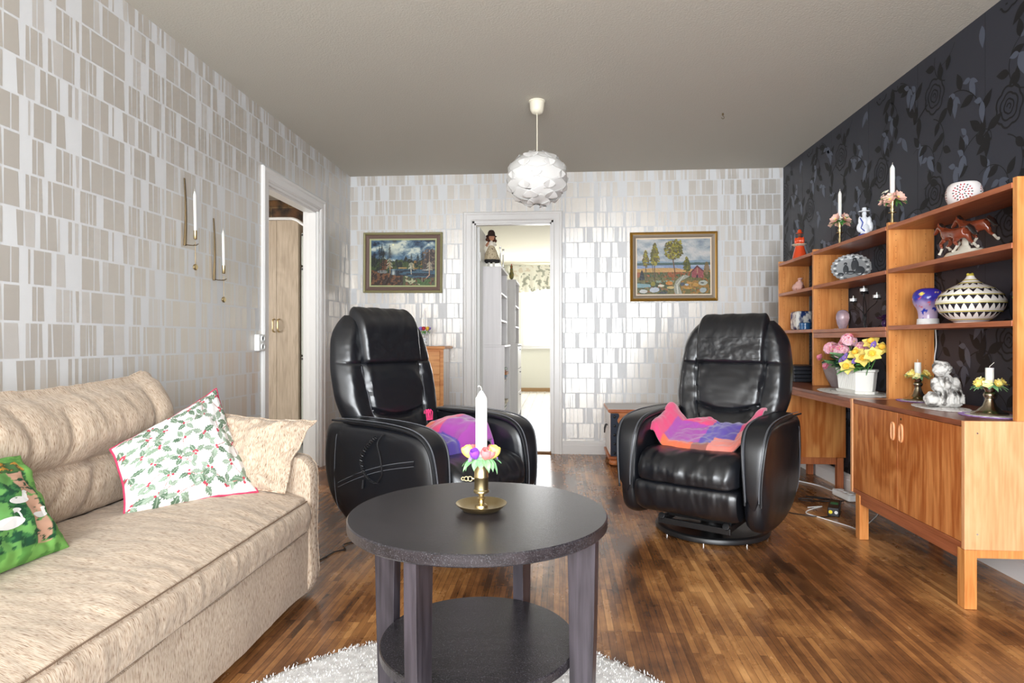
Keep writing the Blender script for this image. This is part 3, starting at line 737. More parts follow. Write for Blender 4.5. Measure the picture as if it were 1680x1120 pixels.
        z += up*.004*fb(y*16, 1, 4)
        return (x+ox, y+oy, z)
    mb = MB(); mb.grid(fbk, len(Pb), nb, cu=True); n = len(Pb); mb.add([mb.v[i] for i in range(n)], [tuple(range(n))]); mb.add([mb.v[nb*n+i] for i in range(n)], [tuple(range(n))])
    b = B('back_cushion', mb)
    top = max(range(len(Pb)), key=lambda k: Pb[k].y)
    mb = MB(); mb.tube([fbk(top/len(Pb), j/nb) for j in range(6, nb-5)], .004, 6); mb.build('piping', M_sofa, b)
sofa()

def pillow(name, corners, th, mats, n=60, bow=.06, wr=.006, seed=0, decal=None, piping=None, rip=0, vc=None, flat=.0):
    A, B, D, E = [Vector(c) for c in corners]      # bottom left, bottom right, top right, top left
    Nn = (B-A).cross(E-A).normalized(); Cc = (A+B+D+E)/4
    def P(u, v, side, off=0):
        a, b = u*2-1, v*2-1
        ub = .5+.5*a*(1-bow*(1-b*b)); vb = .5+.5*b*(1-bow*(1-a*a))
        base = (A*(1-ub)+B*ub)*(1-vb)+(E*(1-ub)+D*ub)*vb
        t = max(0, (1-abs(a)**2.6))*max(0, (1-abs(b)**2.6)); t = t**.55
        w = wr*noise.fractal(Vector((a*2.2+seed, b*2.2, seed)), 1, 2, 3)+wr*.5*noise.noise(Vector((a*7, b*3+seed, 1)))
        edge = 1-t
        w2 = rip*math.sin(9*a+5*b+seed)*edge*min(1, 1.2-max(abs(a), abs(b)) if False else 1)
        return base+Nn*(side*(th*t+off)+w*(1-abs(edge-.5))+w2)
    mb = MB()
    for sd in (1, -1): mb.grid(lambda u, v: P(u, v, sd), n, n, mi=0, flip=(sd < 0))
    if vc:
        cols = []
        for sd in (1, -1):
            for j in range(n+1):
                for i in range(n+1): cols.append(tuple(vc(i/n, j/n))+(1,))
        mb.c = cols
    if decal: decal(mb, lambda u, v, o=.0012: P(u, v, 1, o))
    o = mb.build(name, mats, None, recalc=False)
    if piping:
        pts = [(i/40, 0) for i in range(40)]+[(1, i/40) for i in range(40)]+[(1-i/40, 1) for i in range(40)]+[(0, 1-i/40) for i in range(40)]
        m2 = MB(); m2.tube([P(a, b, 1) for a, b in pts], piping[0], 8, closed=True); p = m2.build('piping', piping[1]); p.parent = o
    return o
# small beige cushion leaning on the armrest
o = pillow('small_cushion', [(-1.50, 2.27, .43), (-1.02, 2.245, .43), (-.955, 2.375, .685), (-1.42, 2.40, .72)], .06, [M_sofax], bow=.10, wr=.035, seed=4, piping=(.004, M_sofa))
tag(o, 'small beige chenille cushion slumped against the sofa armrest, behind the holly pillow', 'cushion')
# holly pillow
M_cotton = mat('white_cotton', rgb(240, 238, 236), .85)
def holly_print():
    N_ = 280; R = Ras(N_, N_, 7); R.a[:] = np.array((240, 238, 236))/255; rnd = random.Random(21)
    def leaf(cu, cv, ang, L, c):
        pts = []; ca, sa = math.cos(ang), math.sin(ang); K = 5
        for s in (1, -1):
            for k in (range(K*2+1) if s > 0 else range(K*2-1, 0, -1)):
                t = k/(K*2); w = L*.27*math.sin(PI*t**.9)*(1.2 if k % 2 else .68)*s; pts.append((cu+t*L*ca-w*sa, cv+t*L*sa+w*ca))
        R.poly(pts, c); R.line(cu, cv, cu+.85*L*ca, cv+.85*L*sa, .0022, (176, 190, 172))
    cols = ((134, 154, 132), (110, 134, 110), (150, 166, 148), (96, 122, 98))
    for i in range(6):
        for j in range(6):
            cu, cv = .06+.175*i+rnd.uniform(-.03, .03)+(.05 if j % 2 else -.02), .06+.175*j+rnd.uniform(-.03, .03); a0 = rnd.uniform(0, 2*PI)
            b = a0+rnd.uniform(2, 4); e = (cu+.11*math.cos(b), cv+.11*math.sin(b)); R.line(cu, cv, e[0], e[1], .003, (176, 120, 112)); leaf(e[0], e[1], b, .07, cols[2]); leaf(e[0], e[1], b+1.2, .055, cols[0])
            for k in range(rnd.choice([3, 3, 4])): leaf(cu+.01*math.cos(a0+k*1.35), cv+.01*math.sin(a0+k*1.35), a0+k*1.3+rnd.uniform(-.2, .2), rnd.uniform(.08, .115), cols[rnd.randint(0, 3)])
            for k in range(rnd.choice([2, 3, 4])): a = rnd.uniform(0, 2*PI); R.ell(cu+.018*math.cos(a), cv+.018*math.sin(a), .0115, .0115, (192, 64, 84))
    return R
HP = holly_print(); HA = HP.a; HA = np.where(HA <= .04045, HA/12.92, ((HA+.055)/1.055)**2.4)
o = pillow('holly_pillow', [(-1.385, 1.885, .435), (-1.12, 2.235, .435), (-1.40, 2.44, .80), (-1.52, 2.00, .63)], .085, [vcol_mat('holly_print', .85)],
           n=240, bow=.07, wr=.012, seed=2, vc=lambda u, v: HA[int(v*279), int(u*279)], piping=(.0045, mat('raspberry_piping', rgb(196, 62, 96), .7)))
tag(o, 'white pillow printed with holly and red berries, raspberry piping, on the sofa', 'pillow')
# green pillow with geese and sunflowers at the left edge of the frame
def green_vc(u, v):
    n1 = noise.fractal(Vector((u*9, v*9, 3)), 1, 2, 4); n2 = noise.fractal(Vector((u*16+5, v*30, 7)), 1, 2, 3)
    if u > .90 or v < .10 or u < .1 or v > .9: c = (120, 178, 88) if n1 > 0 else (92, 150, 70)
    elif v > .78: c = (206, 150, 60) if n2 > .12 else ((90, 60, 35) if n2 > .0 else (70, 110, 60))
    else:
        c = (60, 120, 66) if n2 > 0 else (28, 78, 50)
        if n1 > .1: c = (110, 170, 90)
        if .78 < u < .88 and n2 > -.2: c = (210, 165, 140)
    return rgb(*c)
def geese(mb, P):
    rnd = random.Random(3)
    for (cu, cv, s) in ((.62, .30, .085), (.74, .48, .06), (.45, .26, .09), (.52, .52, .055), (.83, .32, .05), (.3, .35, .08)):
        for (du, dv, a, b) in ((0, 0, 1.1, .55), (.75, .55, .28, .75), (.85, 1.15, .33, .22)):
            n = 18; R = [P(cu+s*(du+a*math.cos(2*PI*k/n)), cv+s*(dv+b*math.sin(2*PI*k/n)), .0014) for k in range(n)]
            mb.add(R, [tuple(range(n))], 1, False)
            if mb.c is not None: mb.c += [(1, 1, 1, 1)]*n
o = pillow('goose_pillow', [(-1.30, 1.06, .45), (-1.335, 1.60, .435), (-1.515, 1.64, .675), (-1.50, 1.08, .72)], .07, [vcol_mat('goose_print', .85), M_cotton], n=110, bow=.05, wr=.014, seed=9, vc=green_vc, decal=geese)
tag(o, 'green pillow printed with white geese and sunflowers, at the near end of the sofa', 'pillow')

# ------------------------------------------------------------------ teak wall furniture
def shelving():
    r = empty('shelving_unit', (1.79, 3.69, .70)); tag(r, 'teak shelving of three open bays standing on the cupboard and desk', 'shelving')
    def L(mb, name, m, par=r, **k): 
        mb.v = [(x-1.79, y-3.69, z-.70) for x, y, z in mb.v]; return mb.build(name, m, par, **k)
    for y in (2.441, 3.34, 4.285, 4.935):
        mb = MB().box(1.684, 1.907, y-.011, y+.011, .701, 1.605)
        for k in range(26 if y > 3 else 0):
            for x in (1.72, 1.865): mb.lathe([(0, 0), (.0020, 0), (.0020, .0004), (0, .0004)], 6, mi=1, M=Matrix.Translation((x, y-.0111, .78+k*.0305)) @ Matrix.Rotation(PI/2, 4, 'X'))
        L(mb, 'side_panel', [M_teak_z, mat('peg_hole', rgb(120, 70, 40), .8)])
    for (ya, yb, zs) in ((2.453, 3.328, (1.588, 1.364, 1.074)), (3.352, 4.273, (1.588, 1.362, 1.070)), (4.297, 4.923, (1.588, 1.357, 1.074))):
        for z in zs: L(MB().box(1.680, 1.905, ya, yb, z-.021, z), 'shelf', M_teak_y, bevel=.001)
    d = L(MB().box(1.682, 1.90, 3.356, 4.27, 1.016, 1.047), 'drawer', M_teak_y, bevel=.0015)
shelving()
def cupboard():
    r = empty('cupboard', (1.70, 2.885, 0)); tag(r, 'teak two-door cupboard on legs carrying the pewter candlesticks', 'cupboard')
    def L(mb, name, m, par=r, **k):
        mb.v = [(x-1.70, y-2.885, z) for x, y, z in mb.v]; return mb.build(name, m, par, **k)
    x0, x1, y0, y1, z0, z1 = 1.50, 1.905, 2.43, 3.34, .222, .70
    M_side = wood('teak_pale_side', rgb(216, 150, 100), rgb(236, 178, 130), 'z', .4)
    for ya in (y0, y1-.02):
        p = L(MB().box(x0, x1, ya, ya+.02, z0, z1), 'side_panel', M_side, bevel=.0015)
    L(MB().box(x0+.004, x1, y0+.02, y1-.02, z1-.022, z1-.001), 'top_board', M_teak_top, bevel=.001)
    L(MB().box(x0+.004, x1, y0+.02, y1-.02, z0, z0+.02), 'bottom_board', M_teak_y)
    L(MB().box(x1-.008, x1, y0+.02, y1-.02, z0+.02, z1-.022), 'back_board', M_teak_y)
    for z in (.28, .655): L(MB().lathe([(0, 0), (.0035, 0), (.0025, .0015), (0, .0015)], 12, M=Matrix.Translation((x0+.045, y0, z)) @ Matrix.Rotation(PI/2, 4, 'X')), 'cap_screw', M_chrome)
    for k, (ya, yb) in enumerate(((y0+.022, 2.897), (2.900, y1-.022))):
        d = L(MB().box(x0+.004, x0+.022, ya, yb, z0+.022, z1-.024), 'door', M_teak_door, bevel=.001)
        yh = 2.866 if k == 0 else 2.934
        mb = MB(); P = [(x0+.001, yh+.013*pw(math.cos(t), .7), .590+.038*pw(math.sin(t), .7)) for t in [2*PI*i/36 for i in range(36)]]
        mb.tube(P, .0042, 8, closed=True); mb.prism([(p[1], p[2]) for p in P], 0, .003, fn=lambda a, b, c: (x0+.0035-c, a, b))
        L(mb, 'handle', M_teak_handle, d)
    L(MB().lathe([(0, 0), (.005, 0), (.005, .002), (0, .002)], 12, M=Matrix.Translation((x0+.004, 2.868, .652)) @ Matrix.Rotation(-PI/2, 4, 'Y')), 'lock', M_dbrass)
    L(MB().box(x0+.004, x0+.026, y0+.045, y1-.09, .178, z0-.001), 'rail', M_teak_y, bevel=.001)
    L(MB().box(x0+.045, x1-.05, y0+.006, y0+.026, .190, z0-.001), 'rail', M_teak_z, bevel=.001)
    L(MB().box(x0+.045, x1-.05, y1-.08, y1-.06, .190, z0-.001), 'rail', M_teak_z, bevel=.001)
    for lx in (x0, x1-.05):
        for ly in (y0, y1-.10): L(MB().box(lx, lx+.044, ly, ly+.044, 0.001, z0-.001), 'leg', M_teak_leg if lx > 1.6 else M_teak_z, bevel=.002)
cupboard()
def desk():
    r = empty('desk', (1.70, 4.14, 0)); tag(r, 'teak desk with side pedestal between the cupboard and the back wall', 'desk')
    def L(mb, name, m, par=r, **k):
        mb.v = [(x-1.70, y-4.14, z) for x, y, z in mb.v]; return mb.build(name, m, par, **k)
    L(MB().box(1.497, 1.905, 3.342, 4.945, .683, .700), 'desktop', M_teak_top, bevel=.001)
    L(MB().box(1.500, 1.90, 3.342, 4.945, .648, .682), 'apron', M_teak_y, bevel=.001)
    L(MB().box(1.515, 1.90, 4.295, 4.313, .218, .647), 'side_panel', wood('teak_crown_side', rgb(196, 112, 50), rgb(232, 160, 90), 'z', .38, .6, ring=1.3), bevel=.001)
    L(MB().box(1.515, 1.90, 4.915, 4.933, .218, .647), 'side_panel', M_teak_z, bevel=.001)
    L(MB().box(1.892, 1.90, 4.313, 4.915, .218, .647), 'back_board', M_teak_y)
    L(MB().box(1.515, 1.89, 4.313, 4.915, .218, .236), 'bottom_board', M_teak_y)
    for k in range(3):
        d = L(MB().box(1.505, 1.522, 4.315, 4.913, .240+k*.136, .372+k*.136), 'drawer', M_teak_y, bevel=.001)
        L(MB().tube([(1.503, 4.58, .31+k*.136), (1.492, 4.60, .31+k*.136), (1.492, 4.63, .31+k*.136), (1.503, 4.65, .31+k*.136)], .005, 8), 'handle', M_teak_handle, d)
    L(MB().box(1.53, 1.84, 4.30, 4.325, .172, .217), 'rail', M_teak_leg, bevel=.001)
    L(MB().box(1.53, 1.55, 4.34, 4.88, .172, .217), 'rail', M_teak_y, bevel=.001)
    L(MB().box(1.53, 1.84, 4.80, 4.825, .172, .217), 'rail', M_teak_leg, bevel=.001)
    for lx in (1.52, 1.845):
        for ly in (4.292, 4.785): L(MB().box(lx, lx+.04, ly, ly+.04, .001, .217), 'leg', M_teak_leg, bevel=.002)
desk()

# ------------------------------------------------------------------ black leather recliners
def recliner(name, loc, rz, label, pocket=False):
    r = empty(name, loc, rz); tag(r, label, 'armchair', None)
    # arms
    out = catmull([(-.345, .165), (-.372, .30), (-.372, .44), (-.345, .555), (-.27, .608), (-.12, .628), (.08, .632), (.26, .628), (.365, .615), (.40, .52), (.40, .38), (.345, .25), (.22, .155), (.06, .105), (-.12, .095), (-.27, .11)], 7)
    cen = Vector((0, .37)); prof = [(0, -1), (.5, -1), (.85, -.97), (.95, -.75), (.99, -.4), (1, 0), (.99, .35), (.965, .65), (.90, .88), (.75, 1.05), (.45, 1.18), (0, 1.22)]
    for s in (-1, 1):
        mb = MB(); T = .058; xc = s*.325
        def fa(u, v):
            k = int(round(u*len(out))) % len(out); f = v*(len(prof)-1); j = min(int(f), len(prof)-2); w = f-j
            S = prof[j][0]*(1-w)+prof[j+1][0]*w; X = prof[j][1]*(1-w)+prof[j+1][1]*w
            q = cen+(Vector((out[k].x, out[k].y))-cen)*S
            X2 = X*T+(.006*fb(q.x*4, q.y*4, s*3) if S < .9 else 0)
            if X > .6:   # rear seam groove on the outer side
                d = q.x-(.27-.35*(q.y-.37)**2); X2 -= .005*math.exp(-(d/.008)**2)
            return (xc+s*X2, q.x, q.y)
        mb.grid(fa, len(out), 33, cu=True)
        a = mb.build('armrest', M_leather, r, weld=True)
        rad = [((math.atan2(p.y-cen.y, p.x-cen.x)), (Vector((p.x, p.y))-cen).length) for p in out]
        def outer(y, z, s=s, xc=xc, T=T, rad=rad):
            a = math.atan2(z-cen.y, y-cen.x); R_ = min(rad, key=lambda q: abs((q[0]-a+PI) % (2*PI)-PI))[1]; S = math.hypot(y-cen.x, z-cen.y)/R_
            Ss = [q[0] for q in prof[5:]][::-1]; Xs = [q[1] for q in prof[5:]][::-1]; return xc+s*T*float(np.interp(S, Ss, Xs))
        # stitched arm pad running over the top and down the front
        path = [p for p in out]; i0 = min(range(len(out)), key=lambda k: abs(out[k].x-.37)+abs(out[k].y-.61)); 
        seq = out[4:i0-4]
        mb = MB(); n = len(seq)
        def fp(u, v):
            k = int(round(v*(n-1))); p = seq[k]; a_ = seq[max(0, k-1)]; b_ = seq[min(n-1, k+1)]; t = (b_-a_); t.normalize(); nm = Vector((-t.y, t.x))
            if nm.dot(Vector((p.x, p.y))-cen) < 0: nm = -nm
            ph = 2*PI*u; e = min(1, min(k, n-1-k)/4+.2); ww = .060*(.62+.38*ss(0, .45, v))*(1-.75*ss(.82, 1, v))
            o_ = .002+.014*e*pw(math.sin(ph), .8)
            return (xc+s*.004+ww*e*pw(math.cos(ph), .7), p.x+nm.x*o_, p.y+nm.y*o_)
        mb.grid(fp, 28, n-1, cu=True); mb.add([mb.v[i] for i in range(28)], [tuple(range(28))]); mb.add([mb.v[(n-1)*28+i] for i in range(28)], [tuple(range(28))])
        pad = mb.build('arm_pad', M_leather, r)
        def off(k, x, h):
            p = seq[k]; a_ = seq[max(0, k-1)]; b_ = seq[min(n-1, k+1)]; t = (b_-a_); t.normalize(); nm = Vector((-t.y, t.x))
            if nm.dot(Vector((p.x, p.y))-cen) < 0: nm = -nm
            return (x, p.x+nm.x*h, p.y+nm.y*h)
        mb = MB()
        for e in (-1, 1):
            mb.tube([off(k, xc+s*.004+e*.060*(.62+.38*ss(0, .45, k/(n-1))), .008) for k in range(1, n-1)], .0052, 8)
        mb.build('piping', M_leather2, pad)
        mb = MB()
        for e in (-1, 1):
            for q in (.86, .78): mb.tube([off(k, xc+s*.004+e*q*.060*(.62+.38*ss(0, .45, k/(n-1))), .0185) for k in range(2, n-2)], .0011, 5)
        mb.build('stitching', M_stitch, pad)
        # rear seam stitching on the outer side
        mb = MB(); P = []
        for k in range(30):
            z = .17+.40*k/29; y = .27-.35*(z-.37)**2+.012
            # distance from centroid as fraction
            P.append((outer(y, z)+s*.0012, y, z))
        mb.tube(P, .0012, 5); mb.build('stitching', M_stitch, a)
        if s < 0: outer_r = outer
    # seat
    Ps = catmull([(.26, .34), (.26, .44), (.10, .452), (-.10, .468), (-.27, .475), (-.37, .45), (-.415, .395), (-.418, .345), (-.400, .322), (-.30, .32), (0, .32)], 8)
    cs = Vector((-.05, .40))
    def seat(P, c, wrk):
        def fn(u, v):
            k = int(round(u*len(P))) % len(P); p = P[k]; x = -.262+.524*v; e = min(v, 1-v)*.524; q = 1-min(1, e/.055); S = 1-.16*q**2.2
            S2 = 1+.05*(1-(2*v-1)**2)*(p.x < -.3)
            y = c.x+(p.x-c.x)*S*S2; z = c.y+(p.y-c.y)*S
            fr = ss(-.20, -.36, p.x)
            z += wrk*(fr*.010*math.sin(x*38+6*fb(x*4, p.y*3, 1))*ss(.33, .40, p.y)*fb(x*5+3, p.x*4, 2)*1.6+.004*fb(x*8, p.x*8, 4))
            y += wrk*fr*(.009*fb(x*13, p.y*5, 6))
            return (x, y, z)
        mb = MB(); ns = 110; mb.grid(fn, len(P), ns, cu=True); n = len(P); mb.add([mb.v[i] for i in range(n)], [tuple(range(n))]); mb.add([mb.v[ns*n+i] for i in range(n)], [tuple(range(n))]); return mb
    seat(Ps, cs, 1).build('seat', M_leather, r)
    Pf = catmull([(-.20, .18), (-.20, .315), (-.36, .322), (-.405, .318), (-.422, .29), (-.418, .24), (-.40, .19), (-.36, .158), (-.28, .15)], 8)
    seat(Pf, Vector((-.32, .24)), .7).build('footrest', M_leather, r)
    MB().box(-.25, .25, -.22, .25, .16, .33).build('seat_box', M_leather, r, bevel=.02)
    # backrest
    def zc(v): return .36+.79*v
    def yc(v): return .215+.215*v+.03*math.sin(PI*v)
    def wv(v):
        w = .245+.085*ss(.05, .5, v)-.03*ss(.6, .95, v)
        if v > .80: w *= (1-.28*((v-.80)/.20)**2.2)
        return w
    def tv(v):
        t = .085+.01*math.sin(PI*v)
        if v > .86: t *= math.sqrt(max(.02, 1-((v-.86)/.14)**2))
        return t
    def det(s, v, x):
        g = lambda a, w: math.exp(-(a/w)**2)
        inn = ss(.62, .52, abs(s)); d = 0
        sl = .56-.10*ss(.42, .05, v)+.05*ss(.45, .7, v)
        d -= .016*g(abs(s)-sl, .03)*ss(.78, .70, v)
        vs_ = .40-.05*(1-min(1, abs(s)/.56)**2); d -= .018*g(v-vs_, .014)*inn
        d -= .008*g(v-.70, .008)*ss(.5, .62, abs(s))
        d += .016*inn*math.sin(PI*min(1, max(0, (v-vs_)/(.70-vs_))))+.018*inn*math.sin(PI*min(1, max(0, v/vs_)))
        # creases radiating from the seams
        d += .008*math.sin(s*22+v*9+4*fb(s*2, v*3, 3))*inn*(g(v-.33, .09)+.8*g(v-.62, .07))*fb(s*3, v*5, 8)*2
        d += .004*math.sin(v*70+s*6)*g(abs(s)-sl-.04, .10)*ss(.72, .6, v)*fb(s*3, v*7, 2)
        d += .005*fb(s*5, v*9, 5)
        return d
    NU, NV = 150, 130
    def fbk(u, v):
        v = v if v < .86 else .86+.14*math.sin((v-.86)/.14*PI/2)
        ph = 2*PI*u; w = wv(v); t = tv(v); x = w*pw(math.cos(ph), .55); d = t*pw(math.sin(ph), .75); s = x/w if w else 0
        y = yc(v)-d*(1 if d > 0 else .75)+.02*(s*s)*(d > 0)*0
        if d > 0: y -= det(s, v, x)*min(1, d/t*1.2)-.035*abs(s)**3*0; y -= .022*ss(.55, .85, abs(s))*(1-ss(.85, 1, abs(s)))
        return (x, y, zc(v)-.10*d*(1 if v < .9 else .3))
    mb = MB(); mb.grid(fbk, NU, NV, cu=True); mb.add([mb.v[i] for i in range(NU)], [tuple(range(NU))]); mb.add([mb.v[NV*NU+i] for i in range(NU)], [tuple(range(NU))])
    b = mb.build('backrest', M_leather, r, weld=True)
    # headrest pad curling over the top of the back
    vs_ = [.700, .712, .73, .76, .80, .85, .90, .945, .975, .995, 1.008, 1.008]
    def fh(u, v):
        f = v*14; vv = .695+.315*v; vv2 = min(vv, .999); x = .198*(2*u-1)*(1+.04*v)*(1-.10*ss(.85, 1, v)); s = x/wv(vv2)
        ed = min(1, (1-abs(2*u-1))/.14); ed2 = min(1, v/.13); e3 = min(1, (1-v)/.10)
        th = .055*math.sqrt(max(0, 1-(1-ed)**2))*math.sqrt(max(0, 1-(1-ed2)**2))*(.25+.75*math.sqrt(max(0, 1-(1-e3)**2)))
        if vv2 > .86: tt = (vv2-.86)/.14; tz = math.asin(min(1, tt))/(PI/2)
        ang = ss(.62, 1.0, v)*PI/2*.95
        t = tv(.86); yb_ = yc(min(vv2, .97))-t*math.cos(ang)*1.0; zb_ = (zc(min(vv2, .90)) if v < .62 else zc(.695+.315*.62)+(.085)*math.sin(ang)*1.0+(vv2-.89)*.10)-.012
        nn = Vector((0, -math.cos(ang), math.sin(ang))); th += .004*fb(x*16, v*5, 1)*ed*ed2+.0035*math.sin(x*90+v*4)*ed2*ss(.5, 0, v)*fb(x*7, v*3, 7)
        return (x, yb_+nn.y*th+.016, zb_+nn.z*th)
    mb = MB(); mb.grid(fh, 90, 60); h = mb.build('headrest', M_leather, r, solid=0)
    # light seam stitching down the back
    mb = MB()
    for sgn_ in (-1, 1):
        P = []
        for k in range(60):
            v = .10+.58*k/59; sl = .56-.10*ss(.42, .05, v)+.05*ss(.45, .7, v)+.035; x = sgn_*sl*wv(v)
            c_ = min(1, abs(x/wv(v)))**(1/.55); phs = math.acos(c_); d = tv(v)*pw(math.sin(phs), .75)
            y = yc(v)-d-det(sl, v, x)-.022*ss(.55, .85, sl)*(1-ss(.85, 1, sl)); P.append((x, y-.0012, zc(v)-.10*d))
        mb.tube(P, .0014, 5)
    mb.build('stitching', M_stitch if pocket else M_leather2, b)
    # swivel base
    MB().lathe([(0, .012), (.262, .012), (.285, .008), (.300, .014), (.302, .024), (.296, .036), (.280, .042), (.262, .036), (.24, .030), (0, .034)], 96).build('swivel_base', M_steelblk, r)
    MB().lathe([(.06, .03), (.055, .10), (.07, .17), (0, .17)], 24).build('column', M_steelblk, r)
    mb = MB()
    for sx in (-.17, .17): mb.box(sx-.012, sx+.012, -.27, .12, .075, .105); mb.tube([(sx, -.25, .10), (sx, -.28, .115)], .018, 10)
    mb.box(-.19, .19, -.275, -.255, .072, .102); mb.box(-.17, .17, -.20, -.18, .10, .13); mb.box(-.15, .15, .02, .08, .07, .16)
    mb.build('mechanism', M_steelblk, r, bevel=.002)
    for k in range(8):
        a = 2*PI*k/8+.2; MB().lathe([(0, 0), (.008, 0), (.008, .012), (0, .012)], 10, c=(.283*math.cos(a), .283*math.sin(a), 0)).build('foot', M_chrome, r)
    r.scale = (.96, .96, .965) if not pocket else (.97, .97, .98)
    if pocket:
        # stitched side pocket and coiled control cable on the chair's right arm (x<0)
        xs = -.325-.058*1.14
        def onx(y, z):
            return outer_r(y, z)
        P = [(y, .33+.16*t+.02*math.sin(PI*t)) for t, y in [(k/24, .25-.52*k/24) for k in range(25)]]
        mb = MB()
        def fpk(u, v):
            k = v*24; i = min(int(k), 23); w = k-i; y = P[i][0]*(1-w)+P[i+1][0]*w; z = P[i][1]*(1-w)+P[i+1][1]*w; ph = 2*PI*u
            return (onx(y, z)+.001-.006*math.sin(ph), y, z-.014*math.cos(ph)*1.0)
        mb.grid(fpk, 12, 48, cu=True); pk = mb.build('pocket', M_leather, r)
        mb = MB()
        for o_ in (-.011, 0.011): mb.tube([(onx(y, z)-.0042, y, z+o_) for y, z in P], .0011, 5)
        mb.build('stitching', M_stitch, pk)
        mb = MB(); co = []
        base = catmull([(0, -.03, .585), (0, .02, .54), (0, .06, .48), (0, .04, .42), (0, -.01, .385), (0, -.055, .385)], 30, closed=False)
        for i, p in enumerate(base):
            t = i*1.15; co.append((onx(p.y, p.z)-.012+.007*math.cos(t), p.y+.008*math.sin(t), p.z+.004*math.sin(t)))
        mb.tube(co, .0028, 6)
        mb.tube(catmull([(onx(-.05, .385)-.012, -.055, .385), (onx(-.1, .45)-.014, -.085, .43), (onx(-.1, .5)-.014, -.07, .50), (onx(-.06, .55)-.012, -.045, .56), (onx(-.06, .6)-.006, -.07, .60)], 8, closed=False), .0035, 8)
        mb.tube([(onx(.05, .37)-.012, .05, .345), (onx(.05, .39)-.012, .045, .385)], .008, 10)
        mb.build('coiled_cable', M_black, r)
    return r
CR = recliner('leather_recliner', (.80, 3.35, 0), math.radians(-33), 'black leather swivel recliner in front of the teak desk, facing left')
CL = recliner('leather_recliner', (-.625, 3.03, 0), math.radians(57), 'black leather swivel recliner with coiled cable on its side, behind the black table', True)

# wool throws
def throw(name, chair, f, nu, nv, colf, label, fringe=(), thick=.012):
    mb = MB(); mb.grid(f, nu, nv)
    cols = []
    for j in range(nv+1):
        for i in range(nu+1): cols.append(tuple(colf(i/nu, j/nv))+(1,))
    mb.c = cols
    M = Matrix.Translation(chair.location) @ Matrix.Rotation(chair.rotation_euler.z, 4, 'Z') @ Matrix.Diagonal((*chair.scale, 1))
    mb.v = [tuple(M @ Vector(p)) for p in mb.v]
    o = mb.build(name, vcol_mat('throw_wool', .95, bump=.5, bscale=260, sheen=.5), recalc=False, solid=thick)
    tag(o, label, 'blanket')
    if fringe:
        m2 = MB(); rnd = random.Random(4)
        for (x, y, z, n, sp, d) in fringe:
            for k in range(n):
                a = x+sp*(k/(n-1)-.5); P = [(a, y, z)]; dx, dy, dz = d
                for q in range(1, 6): P.append((a+dx*q/5+rnd.uniform(-.007, .007), y+dy*q/5+rnd.uniform(-.006, .006), z+dz*math.sin(q/5*2.4)+rnd.uniform(-.003, .003)))
                m2.tube([tuple(M @ Vector(p)) for p in P], .0022, 5)
        fo = m2.build('fringe', mat('fringe_wool_%d' % fringe_col[1], rgb(*fringe_col), .9)); fo.parent = o
    return o
PK, PU, BL, OR, SA, BR = rgb(226, 70, 120), rgb(168, 70, 168), rgb(92, 72, 170), rgb(238, 110, 70), rgb(232, 132, 118), rgb(150, 90, 80)
fringe_col = (240, 170, 90)
def f_right(u, v):
    x = -.262+.52*u; e = abs(2*u-1)
    lift = .115*ss(.60, .95, e)
    # cross profile: front edge bulge, then lying towards the backrest
    y = -.20+.30*v+.05*math.sin(PI*u)*(1-v)*-1+.04*fb(u*3, 1, 2)
    z = .490+.085*ss(0, .9, v)*(1+.45*fb(u*4, v*3, 3)*(1-e*.8))+lift*.75+.010*fb(u*9, v*7, 5)*(1-e*.7)
    if v < .08: z -= (.08-v)*.35
    if e > .86: y += 0; z += .01*math.sin(v*9)
    return (x*(1+.03*e), y, z)
def c_right(u, v):
    if u > .80: return SA if v < .6 else PK
    if u < .13: return PK
    if v < .16: return OR if u < .45 else (SA if u > .6 else BR)
    if u < .5: return PU if v < .75 else PK
    return BL if v > .35 else (BL if u < .62 else SA)
throw('wool_throw', CR, f_right, 90, 50, c_right, 'pink, purple and orange checked wool throw on the recliner by the desk', [(-.10, .07, .545, 12, .10, (.03, -.05, .02)), (.06, .08, .53, 10, .09, (.03, -.04, .015))])
fringe_col = (238, 70, 130)
def f_left(u, v):
    x = -.20+.465*u; y = -.20+.36*v
    z = .484+.05*math.sin(PI*min(1, .08+v*.9))**.5+.080*ss(.30, .75, u)+.018*fb(u*3, v*3, 1)-.022*math.exp(-((u-.42-.06*math.sin(v*5))/.05)**2)
    if v < .1: z -= (.1-v)*.7
    if u < .08: z -= (.08-u)*.6
    if u > .93: z -= (u-.93)**1.1*2.0
    if v > .92: z -= (v-.92)*.5
    return (x, y, z)
def c_left(u, v):
    if u < .44+.06*math.sin(v*5): return BL if v < .72 else BR
    if v < .50: return PU
    if v < .82: return PK
    return OR if u < .7 else PU
throw('wool_throw', CL, f_left, 80, 60, c_left, 'purple, pink and blue wool throw on the recliner behind the black table', [(.10, .12, .60, 7, .04, (-.01, .01, .055))])

